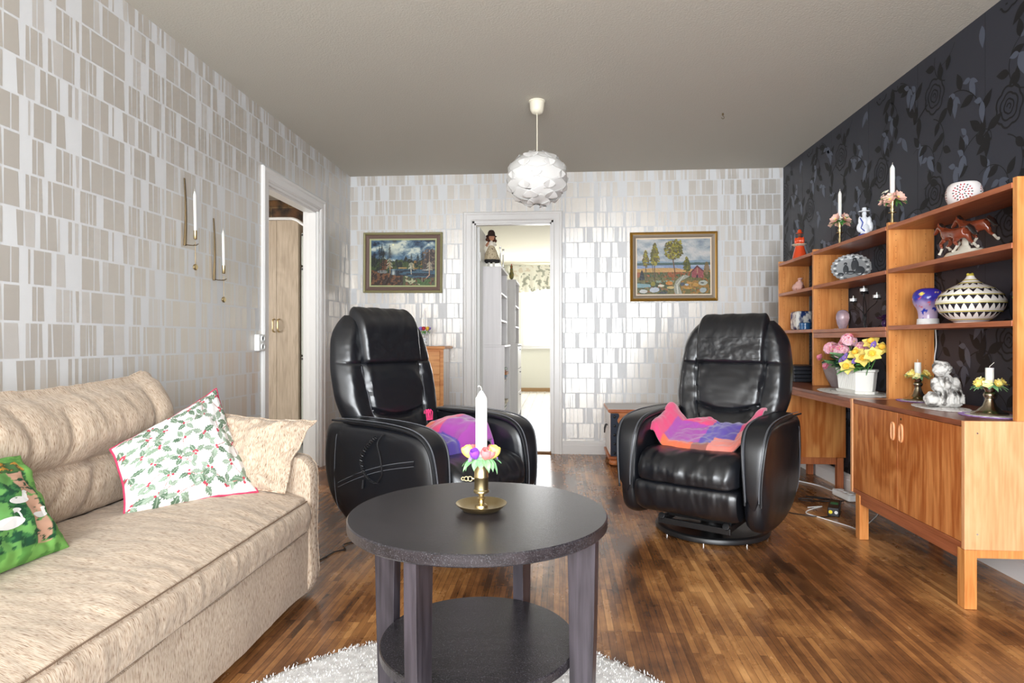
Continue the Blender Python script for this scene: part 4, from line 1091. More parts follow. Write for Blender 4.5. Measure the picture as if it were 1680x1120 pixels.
# ------------------------------------------------------------------ pendant lamp
def pendant():
    r = empty('pendant_lamp', (-.139, 3.85, 2.48)); tag(r, 'white ball pendant lamp of overlapping plastic leaves hanging from the ceiling', 'lamp')
    M_cup = mat('cream_plastic', rgb(235, 228, 208), .35)
    MB().lathe([(0, 0), (.050, 0), (.050, -.006), (.046, -.008), (.046, -.02), (.042, -.055), (.034, -.072), (.018, -.08), (0, -.08)], 40).build('ceiling_cup', M_cup, r)
    MB().tube([(0, 0, -.075), (.0006, 0, -.2), (0, 0, -.34)], .0032, 8).build('cord', M_cup, r)
    cz = -.485; A, B = .172, .150
    M_pet = mat('lamp_leaf_plastic', rgb(222, 220, 217), .4, trans=.0, spec=.4)
    sh = MB().lathe([(.02, .140), (.045, .138), (.045, .134), (.02, .136)], 30, c=(0, 0, cz)); 
    sh.lathe([(.035, -.125), (.05, -.122), (.05, -.118), (.035, -.121)], 30, c=(0, 0, cz))
    for k in range(6):
        a = PI*k/3; sh.tube([(.035*math.cos(a), .035*math.sin(a), cz+.136)]+[(A*.93*math.sin(t)*math.cos(a), A*.93*math.sin(t)*math.sin(a), cz+B*.93*math.cos(t)) for t in [.3+.25*q for q in range(10)]], .0025, 6)
    shade = sh.build('lamp_shade', M_pet, r)
    base = None; rnd = random.Random(6)
    rows = [(18, 4, 0), (42, 6, .5), (66, 7, 0), (90, 7, .5), (114, 7, 0), (138, 6, .5), (160, 4, 0)]
    for (deg, n, off) in rows:
        for k in range(n):
            th0 = 2*PI*(k+off)/n+.25; ph0 = math.radians(deg); Wd = .104*(1 if 40 < deg < 140 else .8); 
            mb = MB(); nu, nv = 36, 12
            def fn(u, v):
                t = 2*u-1; hh = .034*math.exp(-(t/.26)**2)+.031*math.sqrt(max(0, 1-(abs(t))**4))*(.84-.16*math.cos(PI*2*abs(t)))
                s = (2*v-1)*hh; ex = t*Wd
                ph = ph0+s/B*-1.0; out = .006+.017*(abs(t)**2)+.006*v
                rr = max(math.sin(ph0), .42); th = th0+ex/(A*rr)
                ph = max(.03, min(3.11, ph)); R_ = 1+out/A
                return (A*R_*math.sin(ph)*math.cos(th), A*R_*math.sin(ph)*math.sin(th), cz+B*R_*math.cos(ph)+.006*(1-abs(t)))
            mb.grid(fn, nu, nv); mb.build('shade_leaf', M_pet, shade, solid=.0012, recalc=False)
pendant()

# ------------------------------------------------------------------ sconces, sockets, hook
def sconce(y, zt, zb, zc0, zc1, zball, lab, clab):
    r = empty('wall_sconce', (XL, y, zb)); tag(r, lab, 'candle sconce', 'brass wall sconces')
    H = zt-zb; mb = MB(); n = 16; vs = []
    for i in range(n+1):
        t = i/n; w = .0045+.002*(1-t); d = .010-.006*t; x0 = .002+.014*math.sin(PI*t)*.4
        for (a, b) in ((x0, -w), (x0+d, -w), (x0+d, w), (x0, w)): vs.append((a, b, t*H))
    fs = [(i*4+j, i*4+(j+1) % 4, i*4+4+(j+1) % 4, i*4+4+j) for i in range(n) for j in range(4)]+[(0, 1, 2, 3), tuple(n*4+j for j in range(4))]
    mb.add(vs, fs, 0, False); mb.build('wall_bar', M_dbrass, r, bevel=.001)
    cx = .062
    MB().tube([(.006, 0, .006), (.03, 0, .002), (cx, 0, 0), (cx+.016, 0, .008)], .0022, 8).tube([(cx, -.012, .002), (cx, .012, .002)], .002, 6).build('arm', M_dbrass, r)
    MB().tube([(cx, 0, zc0-zb-.012), (cx, 0, zball-zb)], .0016, 8).build('rod', M_dbrass, r)
    MB().lathe([(0, 0), (.006, 0), (.0085, .003), (.0085, .045), (.0075, .045), (.0070, .01), (0, .01)], 20, c=(cx, 0, zc0-zb)).build('candle_cup', M_brass, r)
    mb = MB(); mb.lathe([(0, -.007), (.012, -.0065), (.0155, -.003), (.0155, .003), (.012, .0065), (0, .007)], 28, M=Matrix.Translation((cx, 0, zball-zb)) @ Matrix.Rotation(PI/2, 4, 'Y')); mb.build('weight', M_brass, r)
    candle('candle', (XL+cx, y, zc0+.012), .0070, zc1-zc0-.012, clab, 'candles in the wall sconces', tilt=-.02)
sconce(3.00, 1.818, 1.477, 1.507, 1.752, 1.368, 'brass wall sconce with tapered bar, higher of the two, nearer the camera', 'slim white candle in the higher wall sconce')
sconce(3.265, 1.667, 1.327, 1.363, 1.601, 1.222, 'brass wall sconce with tapered bar, lower of the two, nearer the kitchen doorway', 'slim white candle in the lower wall sconce')
r = empty('wall_socket', (XL, 3.765, .985)); tag(r, 'white double wall socket beside the kitchen door frame', 'socket')
MB().box(0, .034, -.042, .042, -.052, .052).build('housing', M_white, r, bevel=.006, bseg=3)
for z in (-.026, .026):
    MB().lathe([(0, 0), (.021, 0), (.021, .010), (.016, .010), (.015, .002), (0, .002)], 28, M=Matrix.Translation((.032, 0, z)) @ Matrix.Rotation(PI/2, 4, 'Y')).build('outlet', M_white, r)
mb = MB(); mb.tube([(0, 0, 0), (0, 0, -.012)], .006, 8); mb.tube([(0, 0, -.010)]+[(.008*math.sin(t), 0, -.022-.010*(1-math.cos(t))*.9+.004) for t in [0, .6, 1.2, 1.8, 2.4, 3.0, 3.6, 4.2, 4.8]], .002, 6)
tag(mb.build('ceiling_hook', M_dbrass, None, (1.063, 4.151, 2.48)), 'small metal hook in the ceiling to the right of the pendant lamp', 'hook')
tag(MB().lathe([(0, 0), (.012, 0), (.012, .004), (0, .004)], 20, M=Matrix.Rotation(PI/2, 4, 'Y')).build('wall_plug', M_white, None, (XL, 3.79, 2.0)), 'small white round knob on the wall', 'knob') if False else None

# ------------------------------------------------------------------ paintings
def paint_lake():
    R = Ras(250, 175, 3); X, Y = R.X, R.Y       # Y up from the bottom
    n = R.noise(9, 9, 4); n2 = R.noise(16, 10, 3)
    sky = R.ramp((n-.28)*2.3+.25*(n2-.5), [(22, 34, 52), (48, 72, 98), (78, 106, 128), (138, 158, 166), (205, 212, 200)]); R.a = sky
    R.put(np.exp(-(((X-.35)/.13)**2+((Y-.80)/.16)**2)), (222, 226, 205), .8); R.put(np.exp(-(((X-.42)/.2)**2+((Y-.62)/.05)**2)), (90, 130, 160), .6)
    R.ell(.345, .90, .016, .02, (250, 246, 200))
    h = .50+.13*R.noise(26, 1, 3)+.05*np.exp(-((X-.05)/.1)**2); R.put(Y < h, (24, 38, 26)); m = (Y < h) & (n2 > .5); R.put(m, (58, 74, 36)); R.put((Y < h) & (X > .65) & (R.noise(22, 16, 2) > .56), (150, 112, 52)); R.put((Y < h) & (X < .33) & (X > .14) & (R.noise(20, 12, 2) > .55), (104, 66, 44))
    R.poly([(.80, .5), (.88, .74), (.96, .82), (1, .7), (1, .2), (.84, .2)], (58, 48, 46)); R.put((X > .8) & (Y < .8) & (Y > .3) & (R.noise(25, 20, 2) > .6), (110, 92, 78))
    wt = (Y < .36) & (Y > .12) & (X > .27); R.put(wt, (22, 34, 48)); R.put(wt & (R.noise(7, 30, 2) > .52), (56, 88, 108)); R.put(np.exp(-(((X-.35)/.03)**2+((Y-.27)/.09)**2))*wt, (210, 220, 215), .9)
    R.ell(.49, .385, .075, .018, (168, 140, 86), .6); R.ell(.86, .34, .07, .014, (140, 140, 140), .8)
    g = .20+.06*R.noise(12, 1, 2)-.06*ss_np(.3, .7, X); g = np.where(X < .3, .34-.25*X, g); gm = Y < g
    R.put(gm, (52, 34, 24)); R.put(gm & (R.noise(24, 20, 3) > .54), (112, 74, 48)); R.put(gm & (X > .5) & (R.noise(24, 20, 2) > .48), (70, 78, 46)); R.put(gm & (X > .52) & (X < .8) & (R.noise(30, 20, 2) > .62), (176, 176, 140)); R.put((X > .72) & (Y < .14) & (R.noise(20, 18, 2) > .5), (62, 92, 40))
    R.ell(.18, .30, .08, .035, (120, 122, 120), .9)
    for (x, b, t, c) in ((.13, .28, .88, 0), (.17, .30, .92, 0), (.20, .35, .8, 0), (.29, .26, .90, 1), (.63, .28, .70, 2), (.91, .22, .78, 3), (.80, .4, .74, 0), (.05, .4, .66, 0), (.545, .5, .66, 0), (.73, .42, .68, 0)):
        R.line(x, b, x, t, .0035 if c != 3 else .007, (34, 30, 24) if c != 3 else (170, 140, 118))
        for q in range(13):
            f = q/13; w = (.012+.035*(1-f)); y = b+(t-b)*(.25+.72*f)
            col = (18, 26, 20) if (f > .45 or c == 0) else (190, 186, 160)
            for s_ in (-1, 1): R.line(x, y, x+s_*w, y-.02-.03*R.r.rand(), .0032, col)
    R.line(.63, .25, .62, .45, .005, (205, 200, 178)); R.line(.91, .23, .86, .16, .006, (190, 150, 125)); R.line(.30, .26, .295, .5, .005, (176, 150, 96))
    return R
def paint_barn():
    R = Ras(250, 185, 5); X, Y = R.X, R.Y
    n = R.noise(7, 10, 4); R.a = R.ramp((n-.2)*1.6, [(128, 140, 152), (158, 166, 172), (186, 188, 188), (206, 200, 196)])
    R.put(Y < .60+.02*np.sin(X*9), (132, 152, 168)); R.put(Y < .565+.012*R.noise(16, 1, 2), (70, 92, 88)); R.put((Y < .525), (130, 146, 176)); R.put((Y < .525) & (R.noise(4, 40, 2) > .55), (160, 172, 192))
    R.put(Y < .462-.02*(X > .6)+.015*np.sin(X*5), (186, 146, 84)); R.put((Y < .43+.03*X) & (X > .35) & (X < .8), (196, 150, 96))
    R.put(Y < .40, (92, 84, 44)); m = Y < .40; R.put(m & (R.noise(24, 16, 3) > .5), (146, 82, 38)); R.put(m & (R.noise(26, 20, 2) > .6), (70, 82, 42)); R.put((Y < .30) & (R.noise(18, 22, 3) > .47), (104, 98, 50)); R.put((Y < .24) & (X > .6) & (R.noise(22, 20, 2) > .52), (150, 112, 48)); R.put((Y < .22) & (X < .5) & (R.noise(22, 20, 2) > .5), (62, 72, 40)); R.put((Y > .21) & (Y < .25) & (X > .22) & (X < .5) & (R.noise(60, 20, 2) > .48), (136, 150, 130))
    R.poly([(0, .20), (.18, .18), (.19, .13), (0, .12)], (120, 152, 158))
    P = [(.66, .35), (.72, .32), (.60, .24), (.575, .15), (.62, 0), (.52, 0), (.50, .12), (.53, .24), (.60, .32)]; R.poly(P, (150, 150, 136)); R.line(.56, .02, .545, .17, .008, (206, 204, 190)); R.line(.545, .17, .64, .33, .006, (190, 188, 170))
    for (x, y, rx, ry, c) in ((.09, .055, .055, .035, (190, 190, 186)), (.24, .08, .07, .045, (176, 182, 190)), (.33, .155, .045, .022, (206, 200, 178)), (.36, .03, .06, .018, (56, 60, 66)), (.44, .20, .05, .035, (190, 122, 40)), (.46, .12, .05, .025, (196, 170, 112)), (.62, .18, .03, .03, (70, 76, 88)), (.68, .17, .025, .02, (170, 176, 186)), (.72, .20, .04, .02, (178, 130, 56)), (.80, .17, .04, .03, (182, 136, 60)), (.90, .20, .06, .045, (168, 172, 160)), (.89, .20, .025, .012, (70, 74, 66)), (.90, .07, .045, .045, (160, 170, 170)), (.70, .11, .06, .02, (180, 130, 44)), (.22, .19, .03, .04, (136, 128, 40))): R.ell(x, y, rx, ry, c, .5)
    R.poly([(.03, .26), (.05, .40), (.07, .45), (.09, .38), (.11, .26)], (24, 30, 36))
    for (x, b, t, w, lean) in ((.115, .40, .52, .004, .01), (.22, .40, .55, .004, -.01), (.24, .24, .55, .005, 0)): R.line(x, b, x+lean, t, w, (78, 62, 42))
    R.line(.14, .25, .12, .5, .005, (84, 66, 44)); R.line(.53, .30, .49, .65, .008, (100, 74, 46)); R.line(.50, .6, .44, .72, .005, (90, 70, 44)); R.line(.50, .62, .57, .75, .005, (90, 70, 44))
    def crown(cx, cy, rx, ry, n, seed, cone=False, cs=((84, 80, 30), (118, 112, 36), (150, 140, 40), (100, 86, 44))):
        q = np.random.RandomState(seed)
        for k in range(n):
            a = q.rand()*6.28; d = math.sqrt(q.rand()); y = cy+ry*d*math.sin(a); f = (1-(y-cy+ry)/(2*ry)*.85) if cone else 1
            x = cx+rx*d*math.cos(a)*f; c = cs[q.randint(len(cs))]; s_ = .012+.012*q.rand(); R.poly([(x-s_, y-s_*.4), (x, y+s_*1.3), (x+s_, y-s_*.4), (x+s_*.2, y-s_)], c)
    crown(.12, .64, .06, .15, 110, 1, True); crown(.245, .73, .085, .20, 210, 2, True); crown(.50, .80, .13, .17, 210, 3); crown(.55, .90, .06, .09, 60, 9); crown(.68, .54, .065, .13, 140, 4, True, ((92, 92, 28), (70, 74, 26), (130, 120, 36))); crown(.95, .47, .045, .11, 60, 6, True, ((130, 108, 80), (110, 96, 60)))
    R.poly([(.745, .30), (.745, .42), (.82, .52), (.905, .42), (.905, .29)], (146, 74, 76)); R.poly([(.73, .40), (.82, .52), (.92, .41), (.905, .40), (.82, .49), (.75, .395)], (88, 40, 40)); R.poly([(.81, .29), (.81, .34), (.835, .345), (.835, .29)], (34, 28, 30)); R.line(.825, .38, .825, .46, .006, (170, 130, 100))
    return R
def painting(x0, x1, z0, z1, rings, R, rot, lab):
    w, h = x1-x0, z1-z0; r = empty('painting', ((x0+x1)/2, YB-.001, (z0+z1)/2)); tag(r, lab, 'painting'); r.rotation_euler = (0, rot, 0)
    def rect(i): return [(-w/2+i, -h/2+i), (w/2-i, -h/2+i), (w/2-i, h/2-i), (-w/2+i, h/2-i)]
    for (nm, m, prof) in rings:
        mb = MB(); vs = []; n = len(prof)
        for (i, d) in prof: vs += [(a, -d, b) for a, b in rect(i)]
        fs = [(j*4+k, j*4+(k+1) % 4, ((j+1) % n)*4+(k+1) % 4, ((j+1) % n)*4+k) for j in range(n) for k in range(4)]
        mb.add(vs, fs, 0, False).build(nm, m, r)
    ins = rings[-1][2][-2][0]; cw, ch = w-2*ins+.004, h-2*ins+.004
    mb = MB(); H_, W_ = R.H, R.W
    rel = R.noise(60, 45, 3)
    mb.grid(lambda u, v: (-cw/2+cw*u, -.010-.0016*float(rel[int(round(v*(H_-1))), int(round(u*(W_-1)))]), -ch/2+ch*v), W_-1, H_-1)
    A = R.a; A = np.where(A <= .04045, A/12.92, ((np.clip(A, 0, 1)+.055)/1.055)**2.4); mb.c = np.concatenate([A, np.ones((H_, W_, 1))], 2).reshape(-1, 4)
    mb.build('canvas', vcol_mat('oil_paint', .4, bump=.25, bscale=350), r, recalc=False)
M_g1 = mat('olive_gilt_frame', rgb(150, 144, 104), .45, metal=.2); M_g2 = mat('mauve_brown_frame', rgb(120, 98, 90), .5); M_g3 = mat('pale_green_slip', rgb(180, 186, 138), .5)
painting(-1.760, -1.041, 1.425, 1.965, [('outer_frame', M_g1, [(0, 0), (0, .030), (.008, .036), (.016, .034), (.022, .024), (.022, 0)]), ('inner_frame', M_g2, [(.022, 0), (.022, .022), (.034, .028), (.046, .022), (.054, .016), (.054, 0)]), ('slip', M_g3, [(.054, 0), (.054, .016), (.067, .013), (.069, .009), (.069, 0)])], paint_lake(), math.radians(.35), 'dark lake and fir trees painting in an olive frame, left of the doorway')
M_h1 = mat('gold_frame', rgb(150, 112, 44), .4, metal=.4); M_h2 = mat('grey_wood_frame', rgb(146, 132, 116), .5); M_h3 = mat('cream_slip', rgb(232, 214, 190), .6)
painting(.613, 1.360, 1.340, 1.940, [('outer_frame', M_h1, [(0, 0), (0, .020), (.006, .026), (.013, .022), (.017, .030), (.024, .028), (.024, 0)]), ('inner_frame', M_h2, [(.024, 0), (.024, .026), (.034, .024), (.048, .014), (.050, .010), (.050, 0)]), ('slip', M_h3, [(.050, 0), (.050, .013), (.060, .013), (.062, .009), (.062, 0)])], paint_barn(), math.radians(-.2), 'autumn landscape painting with red barn in a gold frame, right of the doorway')

# ------------------------------------------------------------------ chest of drawers and trunk against the back wall
M_pine = wood('orange_pine', rgb(206, 132, 72), rgb(232, 168, 106), 'x', .4, .7, ring=.8)
M_pines = wood('pine_side_glare', rgb(186, 168, 156), rgb(214, 200, 190), 'z', .25, .6)  # pale grey puts the washed-out glare on the side into the wood colour
r = empty('chest_of_drawers', (-1.25, 5.29, 0)); tag(r, 'orange pine chest of drawers against the back wall behind the left recliner', 'chest of drawers')
MB().box(-.30, .272, -.155, .19, .06, .925).build('body', M_pines, r)
MB().box(-.300, .285, -.17, -.156, .06, .925).build('front_frame', M_pine, r, bevel=.002)
mb = MB(); mb.box(-.31, .30, -.185, .19, .926, .950); mb.build('top_board', M_pine, r, bevel=.006)
MB().box(-.285, .262, -.14, .17, 0, .06).build('plinth', M_pine, r)
for k in range(4):
    z = .085+.210*k; d = MB().box(-.28, .258, -.186, -.171, z, z+.200).build('drawer', M_pine, r, bevel=.005)
    mb = MB()
    for s in (-.15, .13): mb.lathe([(0, 0), (.008, 0), (.007, .012), (.014, .018), (.010, .026), (0, .028)], 16, M=Matrix.Translation((s, -.186, z+.1)) @ Matrix.Rotation(PI/2, 4, 'X')); mb.build('knob', M_pine, d) if s > 0 else mb.build('knob', M_pine, d); mb = MB()
M_cry = mat('crystal_glass', (.9, .92, .95), .05, trans=.7, ior=1.5)
r = empty('glass_candle_holder', (-1.15, 5.25, .952)); tag(r, 'clear glass candle holder on the pine chest of drawers', 'candle holder')
MB().lathe([(0, 0), (.036, 0), (.034, .005), (.012, .012), (.010, .02), (.018, .03), (.010, .04), (.020, .055), (.022, .07), (.010, .08), (.012, .088), (.024, .10), (.026, .118), (.012, .118), (.010, .10), (0, .10)], 20, sm=False).build('glass', M_cry, r)
candle('candle', (-1.15, 5.25, 1.055), .0095, .215, 'thin white candle above the flowers on the pine chest of drawers')
mb = MB(); rnd = random.Random(1)
for k in range(12): a = k*.55; leafm(mb, (.014*math.cos(a), .014*math.sin(a), 0), (math.cos(a), math.sin(a), rnd.uniform(-.5, .2)), .038, .009, 0, .4)
for k, (a, mi) in enumerate(((-2.6, 1), (-1.6, 2), (-.7, 3), (.4, 1), (1.4, 2), (2.5, 3))): tulip(mb, (.030*math.cos(a), .030*math.sin(a), .006), .015, mi, (math.cos(a)*.4, math.sin(a)*.4, 1), k)
tag(mb.build('flower_wreath', [M_leaf, M_lil, M_red, M_yel2], None, (-1.15, 5.25, 1.078), recalc=False), 'small ring of purple, red and yellow flowers on the glass candle holder', 'flower wreath')
def doily(loc, rx, ry, lab, edge=None, scal=24, rz=0, group=None, th=.0016):
    root = empty('doily', loc, rz); tag(root, lab, 'doily', group)
    def ring(r0, r1, n=scal*8):
        mb = MB(); vs = []
        for i in range(n):
            t = 2*PI*i/n; k = 1+.045*abs(math.sin(scal*t/2)) if r1 > .9 else 1; k0 = 1+.045*abs(math.sin(scal*t/2)) if r0 > .9 else 1
            for (r_, z) in ((r0*k0, th+.0003), (r1*k, th+.0008*math.sin(7*t)**2), (r1*k, .0002)): vs.append((rx*r_*math.cos(t), ry*r_*math.sin(t), z))
        fs = []
        for i in range(n):
            j = (i+1) % n; fs += [(i*3, i*3+1, j*3+1, j*3), (i*3+1, i*3+2, j*3+2, j*3+1)]
        return mb.add(vs, fs, 0, False)
    mb = MB()
    if edge: e = .84; ring(e, 1.0).build('edging', edge, root, recalc=False)
    else: e = 1.0
    for a, b in ((0, .30), (.34, .46), (.50, .62), (.66, .80), (.82, e)):
        q = ring(a, b); o = len(mb.v); mb.add(q.v, q.f, 0, False)
    for k in range(48):
        t = 2*PI*k/48; d = Vector((math.cos(t), math.sin(t))); p = Vector((-d.y, d.x))*.02
        mb.add([(rx*(d.x*a+p.x*s), ry*(d.y*a+p.y*s), th) for a, s in ((.3, 1), (.84, 1), (.84, -1), (.3, -1))], [(0, 1, 2, 3)], 0, False)
    mb.build('lace', M_lace, root, recalc=False); return root
doily((-1.13, 5.25, .9505), .12, .10, 'white lace doily on the pine chest of drawers')

M_trunkw = wood('trunk_oak', rgb(170, 92, 48), rgb(206, 130, 76), 'x', .35, .7, ring=.8)
r = empty('trunk', (.86, 5.22, 0)); tag(r, 'small oak trunk with studded iron bands and bun feet by the back wall', 'trunk')
MB().box(-.455, .40, -.235, .235, .075, .425).build('body', M_trunkw, r, bevel=.003)
MB().box(-.462, -.456, -.225, .225, .09, .42).build('glare_end_panel', mat('trunk_end_glare', rgb(222, 216, 210), .3), r, bevel=.001)  # off-white colour stands in for bleaching glare on the oak end
MB().box(-.475, .42, -.255, .255, .426, .452).build('lid', M_trunkw, r, bevel=.006)
MB().box(-.470, .415, -.250, .250, .4525, .4545).build('lid_cloth', mat('trunk_cloth', rgb(226, 222, 220), .6), r)
MB().box(-.475, .42, -.25, .24, .055, .075).build('plinth', M_trunkw, r, bevel=.004)
for x in (-.455, -.02, .33):
    mb = MB(); pts = [(x, .08)]; 
    for k in range(33): t = k/32; pts.append((x+.060+.008*math.sin(t*PI*9), .08+.34*t))
    pts.append((x, .42)); mb.prism(pts, 0, .004, fn=lambda a, b, c: (a, -.236-c, b)); b = mb.build('iron_band', mat('blue_black_iron', rgb(34, 40, 54), .35, metal=.4), r)
    for k in range(5): MB().ell((x+.030, -.241, .105+.072*k), (.011, .008, .011), 0, 12, 8).build('stud', M_steelblk, b)
mb = MB(); mb.tube([(-.462, -.03, .30), (-.475, -.03, .30), (-.485, -.03, .27), (-.487, 0, .235), (-.485, .03, .27), (-.475, .03, .30), (-.462, .03, .30)], .005, 8); mb.build('handle', M_steelblk, r)
for sx in (-.42, .36):
    for sy in (-.20, .19): MB().lathe([(0, 0), (.022, 0), (.042, .012), (.046, .028), (.040, .046), (.025, .056), (0, .056)], 24, c=(sx, sy, 0)).build('bun_foot', M_trunkw, r)
doily((.93, 5.25, .455), .26, .13, 'white lace doily on the lid of the trunk')

# ------------------------------------------------------------------ bedroom furniture
M_bk = mat('white_melamine', rgb(214, 210, 210), .45, col2=rgb(222, 218, 218), vscale=30, vstretch=(1, 1, .05))
def bookcase(y0, y1, x0, x1, zt, shelves, lab, drawers=False):
    r = empty('bookcase', ((x0+x1)/2, (y0+y1)/2, 0)); tag(r, lab, 'bookcase'); cx, cy = (x0+x1)/2, (y0+y1)/2
    def B(a, b, c, d, e, f, n, m=M_bk, par=r, **k): return MB().box(a-cx, b-cx, c-cy, d-cy, e, f).build(n, m, par, **k)
    for (a, b) in ((y0, y0+.018), (y1-.018, y1)):
        B(x0, x1-.0, a, b, .0, .935, 'side_panel', bevel=.001); B(x0, x1-.03, a, b, .955, zt-.02, 'side_panel', bevel=.001)
    B(x0, x1-.02, y0-.004, y1+.004, zt-.02, zt, 'top_board', bevel=.001); B(x0, x1+.004, y0-.002, y1+.002, .936, .954, 'middle_board', bevel=.001)
    B(x0, x0+.006, y0+.018, y1-.018, .05, zt-.02, 'back_panel')
    for z in shelves: B(x0+.006, x1-.03, y0+.018, y1-.018, z, z+.016, 'shelf', bevel=.001)
    B(x0, x1-.01, y0+.018, y1-.018, .04, .058, 'bottom_board')
    if drawers:
        for k in range(3):
            d = B(x1-.018, x1, y0+.01, y1-.01, .07+.288*k, .345+.288*k, 'drawer', bevel=.003); MB().box(x1-cx, x1-cx+.018, -.03, .03, .30+.288*k, .31+.288*k).build('handle', mat('dark_handle', (.1, .1, .1), .4), d)
    return r
bookcase(5.86, 6.52, -.86, -.520, 1.70, [1.18, 1.44, .30, .58], 'white bookcase just inside the bedroom with a doll standing on top')
bookcase(7.70, 8.36, -.86, -.515, 1.755, [1.16, 1.42], 'white bookcase with three drawers, further into the bedroom', True)
rnd = random.Random(12); bc = [rgb(150, 60, 60), rgb(70, 100, 130), rgb(190, 180, 160), rgb(120, 140, 130), rgb(176, 120, 80), rgb(90, 70, 90), rgb(210, 205, 198)]
def book(x0, y0, z0, dx, dy, dz, col, lab, grp):
    r = empty('book', (x0, y0, z0)); tag(r, lab, 'book', grp); m = mat('book_cover_%d' % col, bc[col], .6)
    MB().box(0, dx, 0, dy, 0, dz).box(0, 0, 0, 0, 0, 0).build('cover', m, r, bevel=.001)
    return r
nm = ['red', 'blue', 'cream', 'grey green', 'tan', 'purple', 'white']
def stackb(zs, n, grp, where):
    z = zs
    for k in range(n):
        t = rnd.uniform(.018, .032); c = (k*3+int(zs*10)) % 7
        book(-.70, 6.24-.02*(k % 2), z, .145+.012*(k % 3), .22, t, c, '%s book lying %s, %s' % (nm[c], where, ['bottom of the pile', 'second from the bottom', 'third from the bottom', 'fourth from the bottom', 'fifth from the bottom', 'sixth from the bottom'][k]), grp); z += t+.001
stackb(.597, 5, 'books on the middle low shelf', 'on the upper low shelf'); stackb(.317, 3, 'books on the lower shelf', 'on the lower shelf'); stackb(.0595, 6, 'books on the bottom shelf', 'on the bottom board')
r = empty('picture_frame', (-1.10, 5.95, 1.2)); tag(r, 'gilt framed picture hanging on the bedroom wall beside the open door', 'picture')
MB().box(0, .025, 0, .5, 0, .55).build('frame', M_h1, r, bevel=.004); MB().box(.0255, .027, .05, .45, .05, .5).build('picture', mat('picture_green', rgb(110, 110, 80), .6), r)
# valance curtain in the bedroom
def valance():
    mb = MB(); x0, x1 = -1.0, 2.05
    def fn(u, v):
        x = x0+(x1-x0)*u; z = 2.445-.50*v-.03*math.sin(x*7)*v*v; y = 11.98+.035*math.sin(x*46+.6*math.sin(x*9))*(.35+.65*v)
        return (x, y, z)
    nu, nv = 420, 70; mb.grid(fn, nu, nv); cols = []
    for j in range(nv+1):
        for i in range(nu+1):
            u, v = i/nu, j/nv; x = u*3.05; p = noise.fractal(Vector((x*14, v*7, 2)), 1, 2, 3); q = noise.noise(Vector((x*3.5, v*2.2, 8)))
            c = (238, 236, 226)
            if p > .18 and q > -.15: c = (170, 172, 160)
            elif p > .05 and q > .1: c = (205, 202, 190)
            if q < -.25 and p < -.1: c = (222, 212, 196)
            cols.append(rgb(*c)+(1,))
    mb.c = cols; o = mb.build('window_valance', vcol_mat('valance_cotton', .9), recalc=False, solid=.002); tag(o, 'white valance curtain with grey flower print over the bedroom window', 'curtain')
valance()
def blob(name, parts, m, parent=None, loc=(0, 0, 0), rz=0, vox=.004, sm=3, rough=0):
    mb = MB()
    for (c, r_) in parts: mb.ell(c, r_, 0, 20, 12)
    return mb.build(name, m, parent, loc, (0, 0, rz), remesh=vox, smooth=sm)
def doll():
    r = empty('doll', (-.665, 6.05, 1.70), 0); tag(r, 'doll with brown curly hair, dark hat and dotted dress on the first bedroom bookcase', 'doll')
    M_sk = mat('doll_skin', rgb(196, 140, 110), .6); M_hair = mat('doll_hair', rgb(78, 42, 28), .8); M_dr = mat('doll_dress', rgb(206, 190, 160), .8, col2=rgb(120, 96, 80), vscale=90, lo=.58, hi=.62)
    MB().lathe([(.088, .075), (.080, .09), (.055, .16), (.030, .215), (.024, .225), (0, .225)], 28, fr=lambda t, z: 1+.04*math.sin(9*t)).build('dress', M_dr, r)
    MB().lathe([(.083, .06), (.092, .062), (.092, .082), (.083, .08)], 28, fr=lambda t, z: 1+.04*math.sin(9*t)).build('hem', mat('doll_black', (.02, .018, .018), .8), r)
    blob('torso', [((0, 0, .235), (.030, .026, .035)), ((0, 0, .265), (.012, .012, .02))], mat('doll_blouse', rgb(236, 228, 214), .8), r)
    for s in (-1, 1):
        MB().tube([(s*.028, -.005, .255), (s*.045, -.022, .225), (s*.036, -.050, .215)], [.012, .011, .008], 10).build('arm', M_sk if s < 0 else mat('doll_sleeve', rgb(236, 228, 214), .8), r)
        MB().tube([(s*.022, -.0, .09), (s*.024, -.01, .035), (s*.024, -.012, .012)], [.013, .011, .010], 10).build('leg', mat('doll_sock', rgb(230, 224, 214), .8), r)
        MB().ell((s*.024, -.022, .010), (.012, .022, .010), 0, 12, 8).build('shoe', mat('doll_black', (.02, .018, .018), .8), r)
    blob('head', [((.004, -.004, .305), (.030, .030, .034)), ((.006, -.034, .300), (.006, .006, .006))], M_sk, r)
    mb = MB(); rn = random.Random(3)
    for k in range(34):
        a = rn.uniform(-.4, 3.6); rr = rn.uniform(.022, .040); mb.ell((rr*math.cos(a)*1.05, rr*math.sin(a)*.9+.004, rn.uniform(.245, .325)), rn.uniform(.010, .017), 0, 8, 6)
    mb.build('hair', M_hair, r)
    MB().lathe([(.040, .318), (.038, .330), (.034, .356), (.022, .374), (0, .380)], 20).lathe([(.030, .319), (.052, .312), (.054, .316), (.030, .325)], 20).build('hat', mat('doll_hat', rgb(52, 36, 32), .9), r)
doll()
